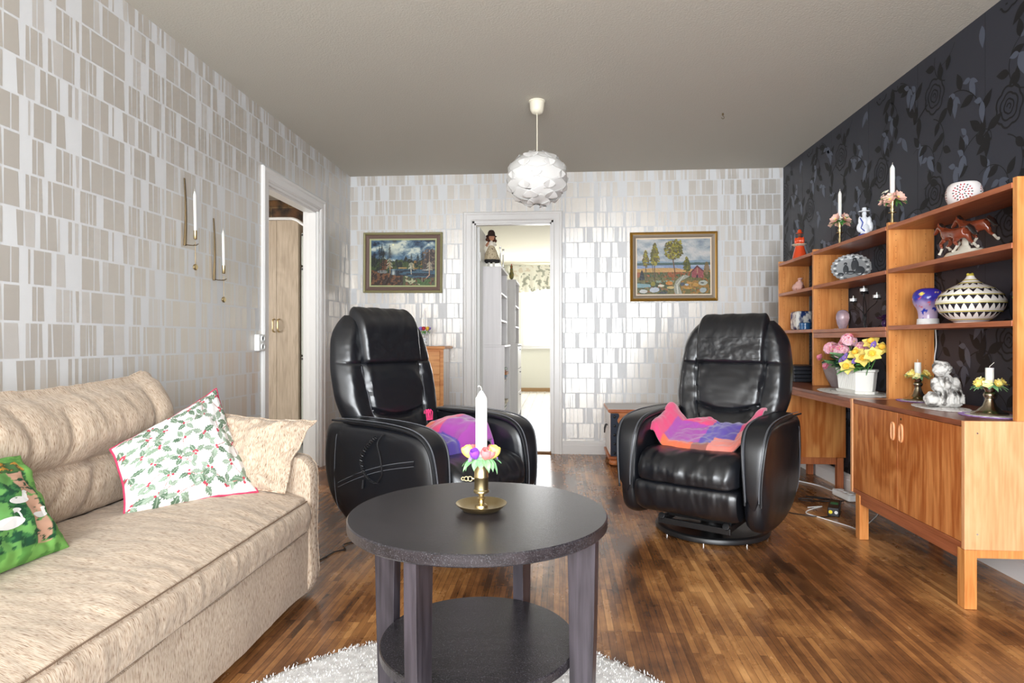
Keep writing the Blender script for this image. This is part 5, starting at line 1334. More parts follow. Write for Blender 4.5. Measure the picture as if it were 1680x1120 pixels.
for k, (x, y) in enumerate(((-.575, 6.02), (-.548, 6.04))):
    o = MB().lathe([(0, 0), (.026, 0), (.022, .006), (.006, .014), (.008, .03), (.0055, .06), (.007, .12), (.0055, .16), (.010, .175), (.012, .185), (0, .185)], 20).build('candlestick', M_chrome, None, (x, y, 1.70)); o.scale = (1, 1, 1.12 if k == 0 else 1.02)
    tag(o, ['tall slim silver candlestick beside the doll, the taller of the pair', 'slim silver candlestick beside the doll, the shorter of the pair'][k], 'candlestick', 'silver candlesticks on the bedroom bookcase')
r = empty('rooster_figurine', (-.60, 7.78, 1.755)); tag(r, 'small rooster figurine with red comb on the further bedroom bookcase', 'figurine')
blob('body', [((0, 0, .06), (.032, .04, .055)), ((0, -.01, .12), (.02, .022, .045)), ((0, -.015, .165), (.018, .02, .02)), ((0, .04, .10), (.012, .03, .045))], mat('rooster_glaze', rgb(150, 130, 60), .4, col2=rgb(60, 90, 70), vscale=25), r)
blob('comb', [((0, -.015, .19), (.007, .022, .012)), ((0, -.03, .155), (.006, .008, .012))], mat('comb_red', rgb(190, 40, 30), .4), r, vox=.002)

# ------------------------------------------------------------------ kitchen things seen through the left doorway
M_lam = wood('greige_wood_laminate', rgb(168, 150, 130), rgb(196, 178, 158), 'z', .4, 1.0, ring=.4)
struct(MB().box(KX0, XL-TW-.1, 6.36, 6.40, 1.9, ZC).build('wall_kitchen_stone', stone_mat()))
r = empty('kitchen_cupboard', (-2.78, 6.04, 0)); tag(r, 'tall kitchen cupboard with two greige wood doors and brass handles', 'cupboard')
MB().box(-.36, .315, -.30, .30, .10, 2.145).build('body', M_lam, r, bevel=.002)
MB().box(-.34, .30, -.27, .29, 0, .10).build('plinth', M_white, r)
for (a, b, h) in ((-.355, .098, .075), (.101, .312, .124)):
    d = MB().box(a, b, -.320, -.301, .235, 2.138).build('door', M_lam, r, bevel=.0015)
    mb = MB(); P = [(h, -.320, 1.08), (h, -.345, 1.09), (h, -.350, 1.14), (h, -.345, 1.19), (h, -.320, 1.20)]; mb.tube(catmull(P, 5, closed=False), .007, 8); mb.build('handle', M_brass, d)
mb = MB(); P = catmull([(-.36, -.32, 2.155), (.15, -.32, 2.155), (.28, -.32, 2.145), (.37, -.34, 2.09), (.5, -.36, 2.03)], 6, closed=False); mb.tube(P, .014, 8, flat=1.0); mb.build('cornice', M_trim, r)
r = empty('refrigerator', (-2.24, 6.04, 0)); tag(r, 'grey white refrigerator with stacked doors next to the tall kitchen cupboard', 'refrigerator')
M_fr = mat('fridge_enamel', rgb(186, 190, 180), .35)
MB().box(-.21, .12, -.27, .30, .05, 2.02).build('body', M_fr, r, bevel=.006)
for (a, b) in ((.08, .845), (.86, 1.695), (1.71, 2.02)):
    d = MB().box(-.205, .115, -.31, -.271, a, b).build('door', M_fr, r, bevel=.008); MB().box(-.20, .11, -.316, -.309, b-.03, b-.012).build('handle', mat('fridge_handle', (.05, .05, .05), .4), d)

# ------------------------------------------------------------------ things on the teak furniture
SZ1, SZ2, SZ3 = 1.588, 1.364, 1.074
def orange_lady():
    r = empty('figurine', (1.79, 4.80, 1.5885), -.6); tag(r, 'orange ceramic lady in a hat holding a cream tray, on the shelving top', 'figurine')
    M_o = mat('orange_glaze', rgb(226, 78, 36), .25, coat=.6)
    MB().lathe([(0, 0), (.056, 0), (.055, .004), (.044, .06), (.030, .115), (.020, .135), (0, .135)], 32).build('skirt', M_o, r)
    blob('torso', [((0, 0, .155), (.026, .022, .030)), ((0, 0, .13), (.020, .018, .02)), ((-.026, -.005, .155), (.010, .012, .028)), ((.026, -.005, .155), (.010, .012, .028)), ((0, -.028, .135), (.022, .012, .008))], M_o, r, vox=.003)
    MB().lathe([(0, .112), (.035, .114), (.052, .124), (.050, .127), (.033, .118), (0, .117)], 28, c=(0, -.012, 0), fr=lambda t, z: 1+.03*math.sin(10*t)).build('tray', mat('cream_glaze', rgb(232, 224, 200), .3, col2=rgb(150, 160, 110), vscale=70, lo=.62, hi=.68), r)
    blob('head', [((0, 0, .20), (.014, .014, .018)), ((0, 0, .183), (.006, .006, .012))], mat('brown_clay', rgb(110, 66, 46), .5), r, vox=.002)
    MB().lathe([(.024, .209), (.026, .212), (.015, .218), (.013, .232), (.006, .240), (0, .241)], 24).build('hat', M_o, r)
orange_lady()
def posy_stick(loc, hs, base, lab, labc, labw, clen, seed, cr=.0105):
    r = empty('brass_candlestick', loc); tag(r, lab, 'candlestick', 'brass candlesticks with peach flowers')
    MB().lathe([(0, 0), (.030, 0), (.031, .006), (.020, .014), (.009, .022), (.007, .03), (.009, hs*.35), (.006, hs*.45), (.0065, hs*.58), (.020, hs*.60), (.020, hs*.615), (.007, hs*.63), (.012, hs*.72), (.007, hs*.80), (.014, hs*.92), (.016, hs), (.011, hs), (.010, hs-.012), (0, hs-.012)], 32).build('stem', M_brass, r)
    candle('candle', (loc[0], loc[1], loc[2]+hs-.010), cr, clen, labc)
    mb = MB(); rnd = random.Random(seed)
    for k in range(18):
        a = 2*PI*k/18; leafm(mb, (.015*math.cos(a), .015*math.sin(a), .004), (math.cos(a), math.sin(a), rnd.uniform(-.4, .8)), rnd.uniform(.035, .06), .011, 0, .3)
    for k in range(5):
        a = -2.5+2*PI*k/5+rnd.uniform(-.2, .2); flower(mb, (.038*math.cos(a), .038*math.sin(a), rnd.uniform(.0, .02)), .036, 6, 1, 2, (math.cos(a)*1.1, math.sin(a)*1.1, .5), cup=.5, wid=.55, seed=k, rows=2)
    for k in range(7):
        a = rnd.uniform(0, 6.28); flower(mb, (.045*math.cos(a), .045*math.sin(a), rnd.uniform(.02, .045)), .013, 5, 3, 2, (math.cos(a), math.sin(a), 1), seed=k)
    o = mb.build('flower_wreath', [M_leaf, M_peach, M_yel, M_whp], None, (loc[0], loc[1], loc[2]+hs), recalc=False); tag(o, labw, 'flower wreath')
posy_stick((1.79, 4.13, SZ1), .165, .03, 'brass candlestick with peach flowers on the shelving top, between the two figurines', 'white candle on the shelving top between the two figurines', 'peach and white flower wreath around the candle between the two figurines', .215, 5)
posy_stick((1.79, 3.50, SZ1), .165, .03, 'brass candlestick with peach flowers on the shelving top, beside the lace bowl bay', 'white candle on the shelving top, the nearest to the camera up there', 'peach and white flower wreath around the nearest candle on the shelving top', .205, 9, .012)
r = empty('porcelain_figurine', (1.79, 3.81, SZ1), -.5); tag(r, 'white porcelain figurine with blue decoration and a wide hat, on the shelving top', 'figurine')
M_porc = mat('white_porcelain', rgb(232, 236, 242), .15, coat=.5)
blob('body', [((0, 0, .02), (.036, .03, .022)), ((.004, 0, .06), (.026, .022, .045)), ((0, 0, .11), (.022, .018, .035)), ((-.022, -.01, .115), (.010, .014, .028)), ((.026, 0, .11), (.012, .012, .03)), ((.034, .004, .08), (.012, .014, .03)), ((0, 0, .155), (.013, .013, .018)), ((-.02, -.012, .075), (.02, .01, .03))], M_porc, r, vox=.003)
MB().lathe([(.0, .166), (.03, .168), (.031, .172), (.014, .176), (.011, .192), (0, .196)], 24).build('hat', M_porc, r)
mb = MB(); mb.ell((0, -.003, .026), (.033, .030, .016)); mb.tube([(-.02, -.026, .13), (-.005, -.030, .10), (-.015, -.028, .07), (.005, -.03, .05)], .003, 6); mb.build('blue_decoration', mat('cobalt_glaze', rgb(44, 70, 170), .2), r)
# openwork lace bowl
def lace_bowl():
    r = empty('lace_bowl', (1.79, 2.905, SZ1)); tag(r, 'white openwork bowl with red centre flowers on the shelving top', 'bowl')
    pr = [(0, 0), (.035, 0), (.058, .02), (.069, .05), (.068, .075), (.060, .098), (.050, .108)]
    def rz(v):
        f = v*(len(pr)-1); i = min(int(f), len(pr)-2); w = f-i; return (pr[i][0]*(1-w)+pr[i+1][0]*w, pr[i][1]*(1-w)+pr[i+1][1]*w)
    P = catmull([(a, b, 0) for a, b in pr], 5, closed=False); MB().lathe([(p.x, p.y) for p in P]+[(.046, .108), (.05, .09), (0, .01)], 48).build('bowl', mat('white_lace_glaze', rgb(236, 230, 228), .5, bump=.6, bscale=150), r)
    mb = MB()
    for (fa, fz) in ((-2.2, .058), (-.6, .058), (1.0, .058), (2.5, .058)):
        for ring, n in ((.012, 8), (.024, 13), (.036, 18)):
            for k in range(n):
                t = 2*PI*k/n; L = .0056; vs = []
                for (q, s) in ((-1, 0), (0, .55), (1, 0), (0, -.55)):
                    rr = ring+q*L; tt = t+s*L/ring*1.1; dy = rr*math.cos(tt); dz = rr*math.sin(tt)*.95; z = fz+dz
                    if not .006 < z < .104: break
                    R_ = np.interp(z, [p.y for p in P], [p.x for p in P])+.0009; a = fa+dy/R_; vs.append((R_*math.cos(a), R_*math.sin(a), z))
                if len(vs) == 4: mb.add(vs, [(0, 1, 2, 3)], 0 if (k+n) % 3 else 1, False)
    mb.build('cut_pattern', [mat('dark_red_glaze', rgb(160, 40, 50), .4), mat('green_black_glaze', rgb(60, 70, 66), .4)], r, recalc=False)
lace_bowl()
# running horses
def horses():
    r = empty('horse_figurine', (1.775, 2.88, SZ2)); tag(r, 'glazed figurine of two brown horses running side by side, in the nearest shelving bay', 'figurine')
    M_h = mat('brown_horse_glaze', rgb(128, 60, 38), .12, coat=.8); M_m = mat('black_mane_glaze', (.015, .012, .012), .15, coat=.6); M_w = mat('white_hoof_glaze', rgb(226, 220, 205), .15, coat=.6)
    MB().lathe([(0, 0), (.052, 0), (.054, .016), (.047, .028), (0, .030)], 40, M=Matrix.Diagonal((.85, 2.3, 1, 1))).build('base', M_w, r)
    blob('support', [((0, 0, .03), (.012, .045, .03)), ((0, -.01, .065), (.010, .022, .03)), ((0, .02, .02), (.014, .05, .016))], M_w, r, vox=.003)
    for (dx, dy, dz, n) in ((-.027, .012, 0, 0), (.027, -.03, .026, 1)):
        X = lambda x, y, z, r_: (x+dx, y+dy, z*.93+.018+dz, r_)
        b = skin_obj('horse', [[X(0, .158, .118, .0075), X(0, .140, .128, .010), X(0, .118, .150, .0125), X(0, .100, .138, .014), X(0, .078, .118, .019), X(0, .052, .102, .024), X(0, .0, .096, .0265), X(0, -.042, .104, .024), X(0, -.066, .100, .017)],
            [X(0, .052, .102, .024), X(-.010, .062, .076, .012), X(-.011, .092, .060, .0075), X(-.011, .080, .036, .006)],
            [X(0, .052, .102, .0245), X(.010, .050, .074, .012), X(.011, .060, .052, .0075), X(.011, .082, .046, .006)],
            [X(0, -.042, .104, .024), X(-.012, -.030, .074, .016), X(-.012, -.012, .054, .009), X(-.012, -.030, .034, .006)],
            [X(0, -.042, .104, .0245), X(.012, -.066, .076, .014), X(.012, -.072, .054, .009), X(.012, -.100, .036, .006)]], M_h, r)
        for ch in ([X(-.011, .080, .036, .0055), X(-.011, .094, .018, .005), X(-.011, .100, .012, .007)], [X(.011, .082, .046, .0055), X(.011, .062, .034, .005), X(.011, .058, .028, .007)], [X(-.012, -.030, .034, .0055), X(-.012, -.010, .016, .005), X(-.012, .0, .012, .007)], [X(.012, -.100, .036, .0055), X(.012, -.118, .018, .005), X(.012, -.126, .016, .007)]):
            mb = MB(); mb.tube([c[:3] for c in ch], [c[3] for c in ch], 10); mb.build('hoof', M_w, b)
        mb = MB(); mb.tube([X(0, y, z, 0)[:3] for y, z in ((.122, .166), (.108, .160), (.090, .142), (.070, .128))], [.004, .008, .009, .004], 10); mb.build('mane', M_m, b)
        mb = MB(); mb.tube([X(0, y, z, 0)[:3] for y, z in ((-.070, .112), (-.088, .116), (-.108, .100), (-.128, .076), (-.146, .070))], [.006, .010, .012, .009, .003], 10); mb.build('tail', M_m, b)
        mb = MB()
        for s in (-1, 1): mb.lathe([(.004, 0), (.0035, .005), (0, .014)], 8, c=(dx+s*.006, .117+dy, .162+dz))
        mb.build('ears', M_h, b)
horses()
# glass relief plate
def plate():
    r = empty('glass_plate', (1.815, 4.03, SZ2)); tag(r, 'clear relief glass plate with fluted rim standing in the middle shelving bay', 'plate')
    r.rotation_euler = (0, 0, math.radians(-25)); R = .104
    M_ = Matrix.Rotation(math.radians(-12), 4, 'X') @ Matrix.Translation((0, 0, R*.83+.002)) @ Matrix.Rotation(PI/2, 4, 'X')
    MB().lathe([(0, 0), (R*.66, .0), (R*.70, .004), (R*.96, .012), (R, .014), (R, .018), (R*.9, .014), (R*.68, .008), (0, .006)], 96, M=M_ @ Matrix.Diagonal((1.08, .84, 1, 1)), fr=lambda t, z: 1+(.035*math.sin(26*t) if z > .011 else 0)).build('plate', mat('frosted_glass', rgb(186, 190, 192), .12, trans=.35, ior=1.4), r)
    mb = MB()
    for (x, y, a, b) in ((-.03, -.01, .016, .03), (-.032, .028, .010, .010), (.02, .015, .022, .042), (.018, .055, .012, .012), (.045, -.02, .03, .03), (-.005, -.03, .03, .012), (-.06, -.04, .02, .012)):
        mb.ell((x, y, .009), (a, b, .004), 0, 12, 6, M=M_)
    mb.build('relief', mat('dark_glass_relief', rgb(72, 76, 80), .15), r)
    mb = MB()
    for k in range(26):
        t = 2*PI*k/26; mb.ell((R*.84*1.05*math.cos(t), R*.84*.83*math.sin(t), .013), (.010, .006, .003), k % 2, 8, 5, M=M_)
    mb.build('rim_facets', [mat('dark_glass_relief', rgb(72, 76, 80), .15), mat('bright_glass', rgb(225, 228, 228), .1)], r)
plate()
r = empty('candelabra', (1.80, 3.825, SZ3-.003)); tag(r, 'black wire candelabra with curved stems in the middle shelving bay', 'candelabra')
TL = ((3.937, 1.245), (3.872, 1.292), (3.795, 1.294), (3.705, 1.250))
MB().lathe([(0, 0), (.04, 0), (.04, .003), (.008, .005), (0, .005)], 28).build('foot', M_steelblk, r)
for k, (y, z) in enumerate(TL):
    d = y-3.825; h = z-SZ3; xo = (-.015, .02, -.02, .01)[k]
    P = catmull([(0, -d*.05, .004), (xo*.3, -d*.12, h*.35), (xo*.6, d*.25, h*.62), (xo, d*.92, h*.82), (xo, d, h-.012)], 6, closed=False)
    MB().tube(P, .0028, 6).build('stem', M_steelblk, r)
    MB().lathe([(0, 0), (.021, 0), (.023, .004), (.0235, .007), (.0215, .007), (.021, .002), (0, .002)], 24, c=(xo, d, h-.012)).build('cup', M_steelblk, r)
    t = empty('tea_light', (1.80+xo, y, z-.0095), 0); tag(t, 'silver tea light in the candelabra, %s' % ['outermost towards the corner', 'upper one towards the corner', 'upper one towards the camera', 'outermost towards the camera'][k], 'tea light', 'tea lights in the black candelabra')
    MB().lathe([(0, 0), (.020, 0), (.020, .018), (.023, .019), (.019, .0195), (.0185, .012), (0, .012)], 24).build('cup', mat('aluminium', (.8, .8, .8), .3, metal=.6), t); MB().lathe([(.003, .010), (.005, .018), (.004, .028), (0, .038)], 10).build('flame_tip', M_wax, t)
doily((1.77, 4.04, 1.0705), .05, .045, 'small white doily under the pink glass egg', group=None)
r = MB().lathe([(0, 0), (.020, 0), (.022, .004), (.032, .03), (.0385, .065), (.037, .09), (.028, .108), (.014, .116), (0, .118)], 36).build('glass_egg', mat('pink_glass', (.86, .70, .78), .05, trans=.6, ior=1.45, col2=(.5, .4, .5), vscale=18), None, (1.77, 4.045, 1.0735)); tag(r, 'pink glass egg paperweight in the middle shelving bay', 'ornament')
doily((1.80, 3.60, 1.0705), .06, .05, 'small white doily under the purple glass ornament')
mb = MB(); rnd = random.Random(2)
for k in range(9): a = k*.7; leafm(mb, (0, 0, .012+.006*k), (math.cos(a), math.sin(a), .8), .045, .012, 0, .3)
mb.ell((0, 0, .02), (.016, .016, .02)); tag(mb.build('glass_flower', mat('purple_glass', rgb(96, 60, 120), .1, trans=.4), None, (1.80, 3.60, 1.0735), recalc=False), 'purple glass flower ornament beside the upright of the middle bay', 'ornament')
o = blob('small_figurine', [((0, 0, .02), (.022, .018, .022)), ((0, 0, .045), (.014, .012, .02))], M_porc, None, (1.77, 3.425, 1.3622)); tag(o, 'small pale figurine beside the upright on the middle bay shelf', 'figurine')
o = blob('ceramic_pouch', [((0, 0, .032), (.04, .062, .034)), ((0, -.02, .055), (.028, .034, .026)), ((0, -.03, .078), (.012, .014, .014)), ((0, -.04, .094), (.018, .026, .008)), ((0, .03, .04), (.03, .036, .028))], mat('pink_ceramic', rgb(226, 178, 166), .3, col2=rgb(160, 96, 76), vscale=12, lo=.52, hi=.6), None, (1.765, 4.76, 1.358)); tag(o, 'pink ceramic pouch ornament in the far shelving bay', 'ornament')
mb = MB(); mb.box(-.055, .055, -.075, .075, 0, .142); tag(mb.build('marbled_pot', mat('blue_marbled_glaze', rgb(40, 60, 110), .25, col2=rgb(225, 225, 220), vscale=28, vstretch=(1, 1, .7), lo=.42, hi=.55, detail=6), None, (1.80, 4.80, 1.0745), bevel=.02, bseg=4), 'square blue and white marbled pot in the far shelving bay', 'pot')
tag(MB().lathe([(0, 0), (.034, 0), (.038, .004), (.038, .028), (.040, .030), (.040, .046), (.034, .050), (0, .05)], 40, fr=lambda t, z: 1+.02*math.sin(24*t)*(z < .028)).build('lidded_dish', mat('blue_glass_glaze', rgb(44, 92, 140), .2), None, (1.735, 4.55, 1.0745)), 'small round blue lidded dish in front of the marbled pot', 'dish')
r = empty('bulb_lamp', (1.77, 3.14, SZ3)); tag(r, 'bulb shaped blue and lilac glass lamp on a white base, beside the lidded bowl', 'lamp')
MB().lathe([(0, 0), (.046, 0), (.047, .002), (.045, .028), (.043, .03), (0, .03)], 40).build('base', M_white, r)
def bulb():
    pr = catmull([(.040, .028, 0), (.041, .05, 0), (.046, .075, 0), (.060, .10, 0), (.066, .13, 0), (.058, .158, 0), (.035, .174, 0), (.0, .178, 0)], 5, closed=False)
    mb = MB(); mb.lathe([(p.x, p.y) for p in pr], 64); cols = []
    for (x, y, z) in mb.v:
        p = noise.fractal(Vector((x*22, y*22, z*16)), 1, 2, 3); t = ss(.07, .13, z+.02*p)
        c = np.array(rgb(196, 176, 206))*(1-t)+np.array(rgb(58, 48, 150))*t
        if p > .32 and z < .14: c = np.array(rgb(40, 60, 170))
        if -.12 > p > -.20 and .08 < z < .15: c = np.array(rgb(216, 86, 90))
        if math.hypot(math.atan2(y, x)+2.5, (z-.148)*16) < .16: c = np.array(rgb(236, 210, 90))
        if noise.noise(Vector((x*160, y*160, z*160))) > .62 and z > .14: c = np.array(rgb(230, 190, 120))
        cols.append(tuple(c)+(1,))
    mb.c = cols; return mb
bulb().build('glass', vcol_mat('painted_glass', .08), r, recalc=False)
def bonbon():
    r = empty('lidded_bowl', (1.786, 2.855, SZ3)); tag(r, 'large white lidded bowl with black zigzag rows and yellow bands', 'bowl')
    pr = [(.060, 0), (.062, .006), (.095, .030), (.120, .060), (.128, .088), (.124, .108), (.108, .132), (.080, .154), (.050, .170), (.030, .184), (.018, .198), (.014, .206)]
    P = catmull([(a, b, 0) for a, b in pr], 5, closed=False); zs = [p.y for p in P]; rs = [p.x for p in P]; rad = lambda z: float(np.interp(z, zs, rs))
    low = [(p.x, p.y) for p in P if p.y <= .0881]; up = [(p.x, p.y) for p in P if p.y >= .0879]
    M_w = mat('bowl_white_glaze', rgb(240, 236, 230), .18, coat=.4)
    def deco(name, par, rows, bands):
        mb = MB()
        for (z0, h, n) in rows:
            for k in range(n):
                a0 = 2*PI*k/n; a1 = 2*PI*(k+1)/n; N_ = 3
                for q in range(N_):
                    f0, f1 = q/N_, (q+1)/N_; w0, w1 = .5*(1-f0**.8), .5*(1-f1**.8); am = (a0+a1)/2; aw = (a1-a0)*.98
                    vs = []
                    for (f, w) in ((f0, -w0), (f0, w0), (f1, w1), (f1, -w1)):
                        z = z0-h*f; R_ = rad(z)+.0008; a = am+w*aw; vs.append((R_*math.cos(a), R_*math.sin(a), z))
                    mb.add(vs, [(0, 1, 2, 3)], 0, False)
                # loop dots
                z = z0-h*.25; R_ = rad(z)+.0014
        for (z0, z1, mi) in bands:
            mb.grid(lambda u, v: ((rad(z0+(z1-z0)*v)+.001)*math.cos(2*PI*u), (rad(z0+(z1-z0)*v)+.001)*math.sin(2*PI*u), z0+(z1-z0)*v), 64, 2, cu=True, mi=mi)
        mb.build(name, [mat('black_glaze', rgb(40, 36, 42), .2), mat('yellow_glaze', rgb(196, 180, 70), .25)], par, recalc=False)
    b = MB().lathe(low, 64).build('bowl', M_w, r); deco('zigzag_pattern', b, [(.083, .026, 30), (.046, .022, 26)], [(.0835, .087, 1), (.047, .051, 1), (.014, .017, 1), (.008, .010, 0)])
    l = MB().lathe(up, 64).build('lid', M_w, r); deco('zigzag_pattern', l, [(.118, .020, 26), (.147, .017, 20), (.172, .010, 16)], [(.1185, .122, 1), (.148, .151, 1), (.173, .177, 1), (.091, .0925, 1), (.186, .190, 1)])
    MB().ell((0, 0, .208), (.014, .014, .009)).ell((-.010, 0, .213), (.006, .006, .006)).ell((.009, .003, .214), (.006, .006, .006)).build('knob', mat('yellow_glaze', rgb(196, 180, 70), .25), l)
bonbon()
r = empty('brass_candlestick', (1.80, 2.585, SZ3)); tag(r, 'slim brass candlestick with red berries at the near upright of the shelving', 'candlestick')
MB().lathe([(0, 0), (.026, 0), (.024, .006), (.008, .02), (.010, .035), (.006, .05), (.010, .065), (.007, .085), (.014, .09), (.012, .098), (0, .098)], 24).build('stem', M_brass, r)
mb = MB()
for k in range(8): a = 2*PI*k/8; mb.ell((.018*math.cos(a), .018*math.sin(a), .096), .0055, k % 2, 8, 6)
mb.build('berry_ring', [M_red, M_leaf], r)
candle('candle', (1.80, 2.585, SZ3+.099), .010, .085, 'white candle in the slim brass candlestick at the near upright')

# planter with artificial flowers
doily((1.685, 3.72, .7005), .15, .30, 'white lace doily under the flower planter on the desk', scal=30)
def planter():
    r = empty('planter', (1.695, 3.70, .7025), 0); tag(r, 'white ribbed plastic planter on the desk, full of artificial flowers', 'planter')
    hw, hd = .060, .150
    def sec(s, z):
        c = .035; return [(x*s, y*s, z) for x, y in ((-hw, -hd+c), (-hw, hd-c), (-hw+c, hd), (hw-c, hd), (hw, hd-c), (hw, -hd+c), (hw-c, -hd), (-hw+c, -hd))]
    mb = MB(); L = [sec(.88, .006), sec(.92, .03), sec(1.0, .120), sec(1.06, .124), sec(1.06, .136), sec(1.0, .136), sec(.93, .11)]; vs = [p for s in L for p in s]
    fs = [(i*8+k, i*8+(k+1) % 8, i*8+8+(k+1) % 8, i*8+8+k) for i in range(len(L)-1) for k in range(8)]+[tuple(range(8)), tuple((len(L)-1)*8+k for k in range(8))]
    mb.add(vs, fs, 0, False); mb.build('pot', mat('planter_plastic', rgb(240, 238, 232), .35, spec=.4), r, bevel=.002)
    mb = MB()
    for k in range(19):
        y = -.105+.21*k/18; mb.tube([(-hw*.90-.001, y*.9, .02), (-hw*.995-.001, y, .114)], .0016, 5)
    mb.build('ribs', mat('planter_plastic', rgb(240, 238, 232), .35), r)
    mb = MB(); vs = [p for s in (sec(1.02, 0), sec(1.04, .014)) for p in s]; mb.add(vs, [(k, (k+1) % 8, 8+(k+1) % 8, 8+k) for k in range(8)]+[tuple(range(8)), tuple(range(8, 16))], 0, False).build('saucer', mat('planter_plastic', rgb(240, 238, 232), .35), r, bevel=.002)
planter()
FX, FY, FZ = 1.695, 3.70, .8385
def stemmed(name, lab, cat, grp, mb, mats, pos, base=None):
    b = base or (FX+(pos[0]-FX)*.3, FY+(pos[1]-FY)*.5, FZ-.03)
    r = empty(name, b); tag(r, lab, cat, grp); d = Vector(pos)-Vector(b)
    MB().tube([(0, 0, 0), tuple(d*.5+Vector((0, 0, .01))), tuple(d)], .0022, 6).build('stem', M_leaf, r)
    mb.build('bloom', mats, r, loc=tuple(d), recalc=False); return r
def geranium(seed, R):
    mb = MB(); rnd = random.Random(seed)
    for k in range(44):
        th = rnd.uniform(0, 2*PI); ph = math.acos(rnd.uniform(-.35, 1)); d = Vector((math.sin(ph)*math.cos(th), math.sin(ph)*math.sin(th), math.cos(ph)))
        flower(mb, d*R*.8, .021, 5, 0 if rnd.random() < .75 else 1, 2, tuple(d), cup=.2, wid=.75, seed=k)
    return mb
M_gp = mat('pale_pink_petal', rgb(244, 196, 208), .7); M_gp2 = mat('rose_pink_petal', rgb(236, 140, 164), .7)
for k, (x, y, z, R, lab) in enumerate(((1.65, 3.92, .945, .046, 'outermost towards the corner'), (1.67, 3.74, .995, .046, 'the tallest'), (1.64, 3.76, .930, .046, 'in front of the tallest'), (1.68, 3.60, .955, .036, 'beside the yellow flowers'), (1.70, 3.86, .965, .040, 'at the back'))):
    stemmed('geranium', 'pale pink artificial geranium in the white planter, %s' % lab, 'flower', 'pink geraniums in the white planter', geranium(k+3, R), [M_gp, M_gp2, M_yel], (x, y, z))
def daffodil(seed, ax, R=.046, deep=0):
    mb = MB(); flower(mb, (0, 0, 0), R, 6, 0, 1, ax, cup=.12, wid=.42, seed=seed)
    a = Vector(ax).normalized(); q = Vector((0, 0, 1)).rotation_difference(a)
    mb.lathe([(.006, 0), (.011, .008), (.014, .018), (.018, .024), (.012, .018), (.006, .006)], 16, M=q.to_matrix().to_4x4(), mi=1, fr=lambda t, z: 1+.08*math.sin(8*t)); return mb
for k, (x, y, z, ax, lab) in enumerate(((1.60, 3.60, .855, (-.6, -.8, .1), 'hanging low over the front rim'), (1.64, 3.40, .925, (-.5, -.9, .35), 'large one nearest the upright'), (1.68, 3.50, .985, (-.5, -.7, .7), 'the highest'), (1.63, 3.56, .925, (-.6, -.6, .6), 'in the middle of the yellow ones'), (1.70, 3.43, .955, (-.3, -.8, .6), 'at the back near the upright'), (1.64, 3.50, .900, (-.5, -.8, .3), 'between the violets and the upright'))):
    stemmed('daffodil', 'yellow artificial daffodil in the white planter, %s' % lab, 'flower', 'daffodils in the white planter', daffodil(k, ax), [M_yel, M_yel2], (x, y, z))
for k, (x, y, z, lab) in enumerate(((1.61, 3.69, .885, 'leftmost of the violets'), (1.60, 3.62, .905, 'above the low daffodil'), (1.62, 3.55, .888, 'rightmost of the low violets'), (1.66, 3.43, .975, 'the highest, by the yellow flowers'))):
    mb = MB()
    for q in range(3): flower(mb, (.006*q-.006, .012*(q-1), .006*(q % 2)), .021, 5, 0, 1, (-.8, -.3+.3*q, .4), cup=.15, wid=.8, seed=q+k)
    stemmed('violet', 'purple artificial violet in the white planter, %s' % lab, 'flower', 'violets in the white planter', mb, [M_lil, M_yel], (x, y, z))
for k, (x, y, z, lab) in enumerate(((1.65, 4.08, .885, 'furthest towards the corner'), (1.625, 3.93, .835, 'low over the planter rim'))):
    mb = MB()
    for q in range(4): flower(mb, (0, .010*(q-1.5), .008*(q % 2)), .020, 4, 0, 1, (-.7, .4-.2*q, .5), cup=.5, wid=.8, seed=q)
    stemmed('pink_blossom', 'small pink artificial blossom in the planter, %s' % lab, 'flower', 'pink blossoms in the white planter', mb, [M_gp2, M_gp], (x, y, z), (1.66, 3.84, FZ-.01))
mb = MB(); rnd = random.Random(31)
for k in range(120):
    a = rnd.uniform(0, 2*PI); c = (FX-.03+rnd.uniform(-.03, .04), FY+rnd.uniform(-.15, .17), FZ+rnd.uniform(-.01, .06)); L = rnd.uniform(.05, .10)
    leafm(mb, c, (math.cos(a)*.6-.35, math.sin(a)*.8, rnd.uniform(-.1, .8)), L, L*rnd.choice([.25, .36, .5]), rnd.choice([0, 0, 1, 2]), .35)
tag(mb.build('leaves', [M_leaf, M_leafp, mat('dark_green_leaf', rgb(44, 92, 72), .5)], None, recalc=False), 'green artificial leaves filling the white planter on the desk', 'foliage', kind='stuff')
tag(MB().lathe([(0, 0), (.038, 0), (.042, .006), (.070, .06), (.090, .125), (.094, .16), (.088, .158), (.064, .06), (.034, .012), (0, .012)], 48).build('frosted_bowl', mat('taupe_frosted_glass', rgb(150, 136, 136), .35, col2=rgb(170, 158, 156), vscale=14), None, (1.785, 4.145, .7005)), 'taupe frosted glass bowl behind the planter on the desk', 'bowl')
tag(MB().lathe([(0, 0), (.03, 0), (.042, .02), (.050, .10), (.046, .10), (.038, .02), (0, .006)], 32).build('silver_vase', mat('grey_glass', rgb(150, 150, 160), .15), None, (1.815, 3.455, .7005)), 'small grey vase between the planter and the shelving upright', 'vase')
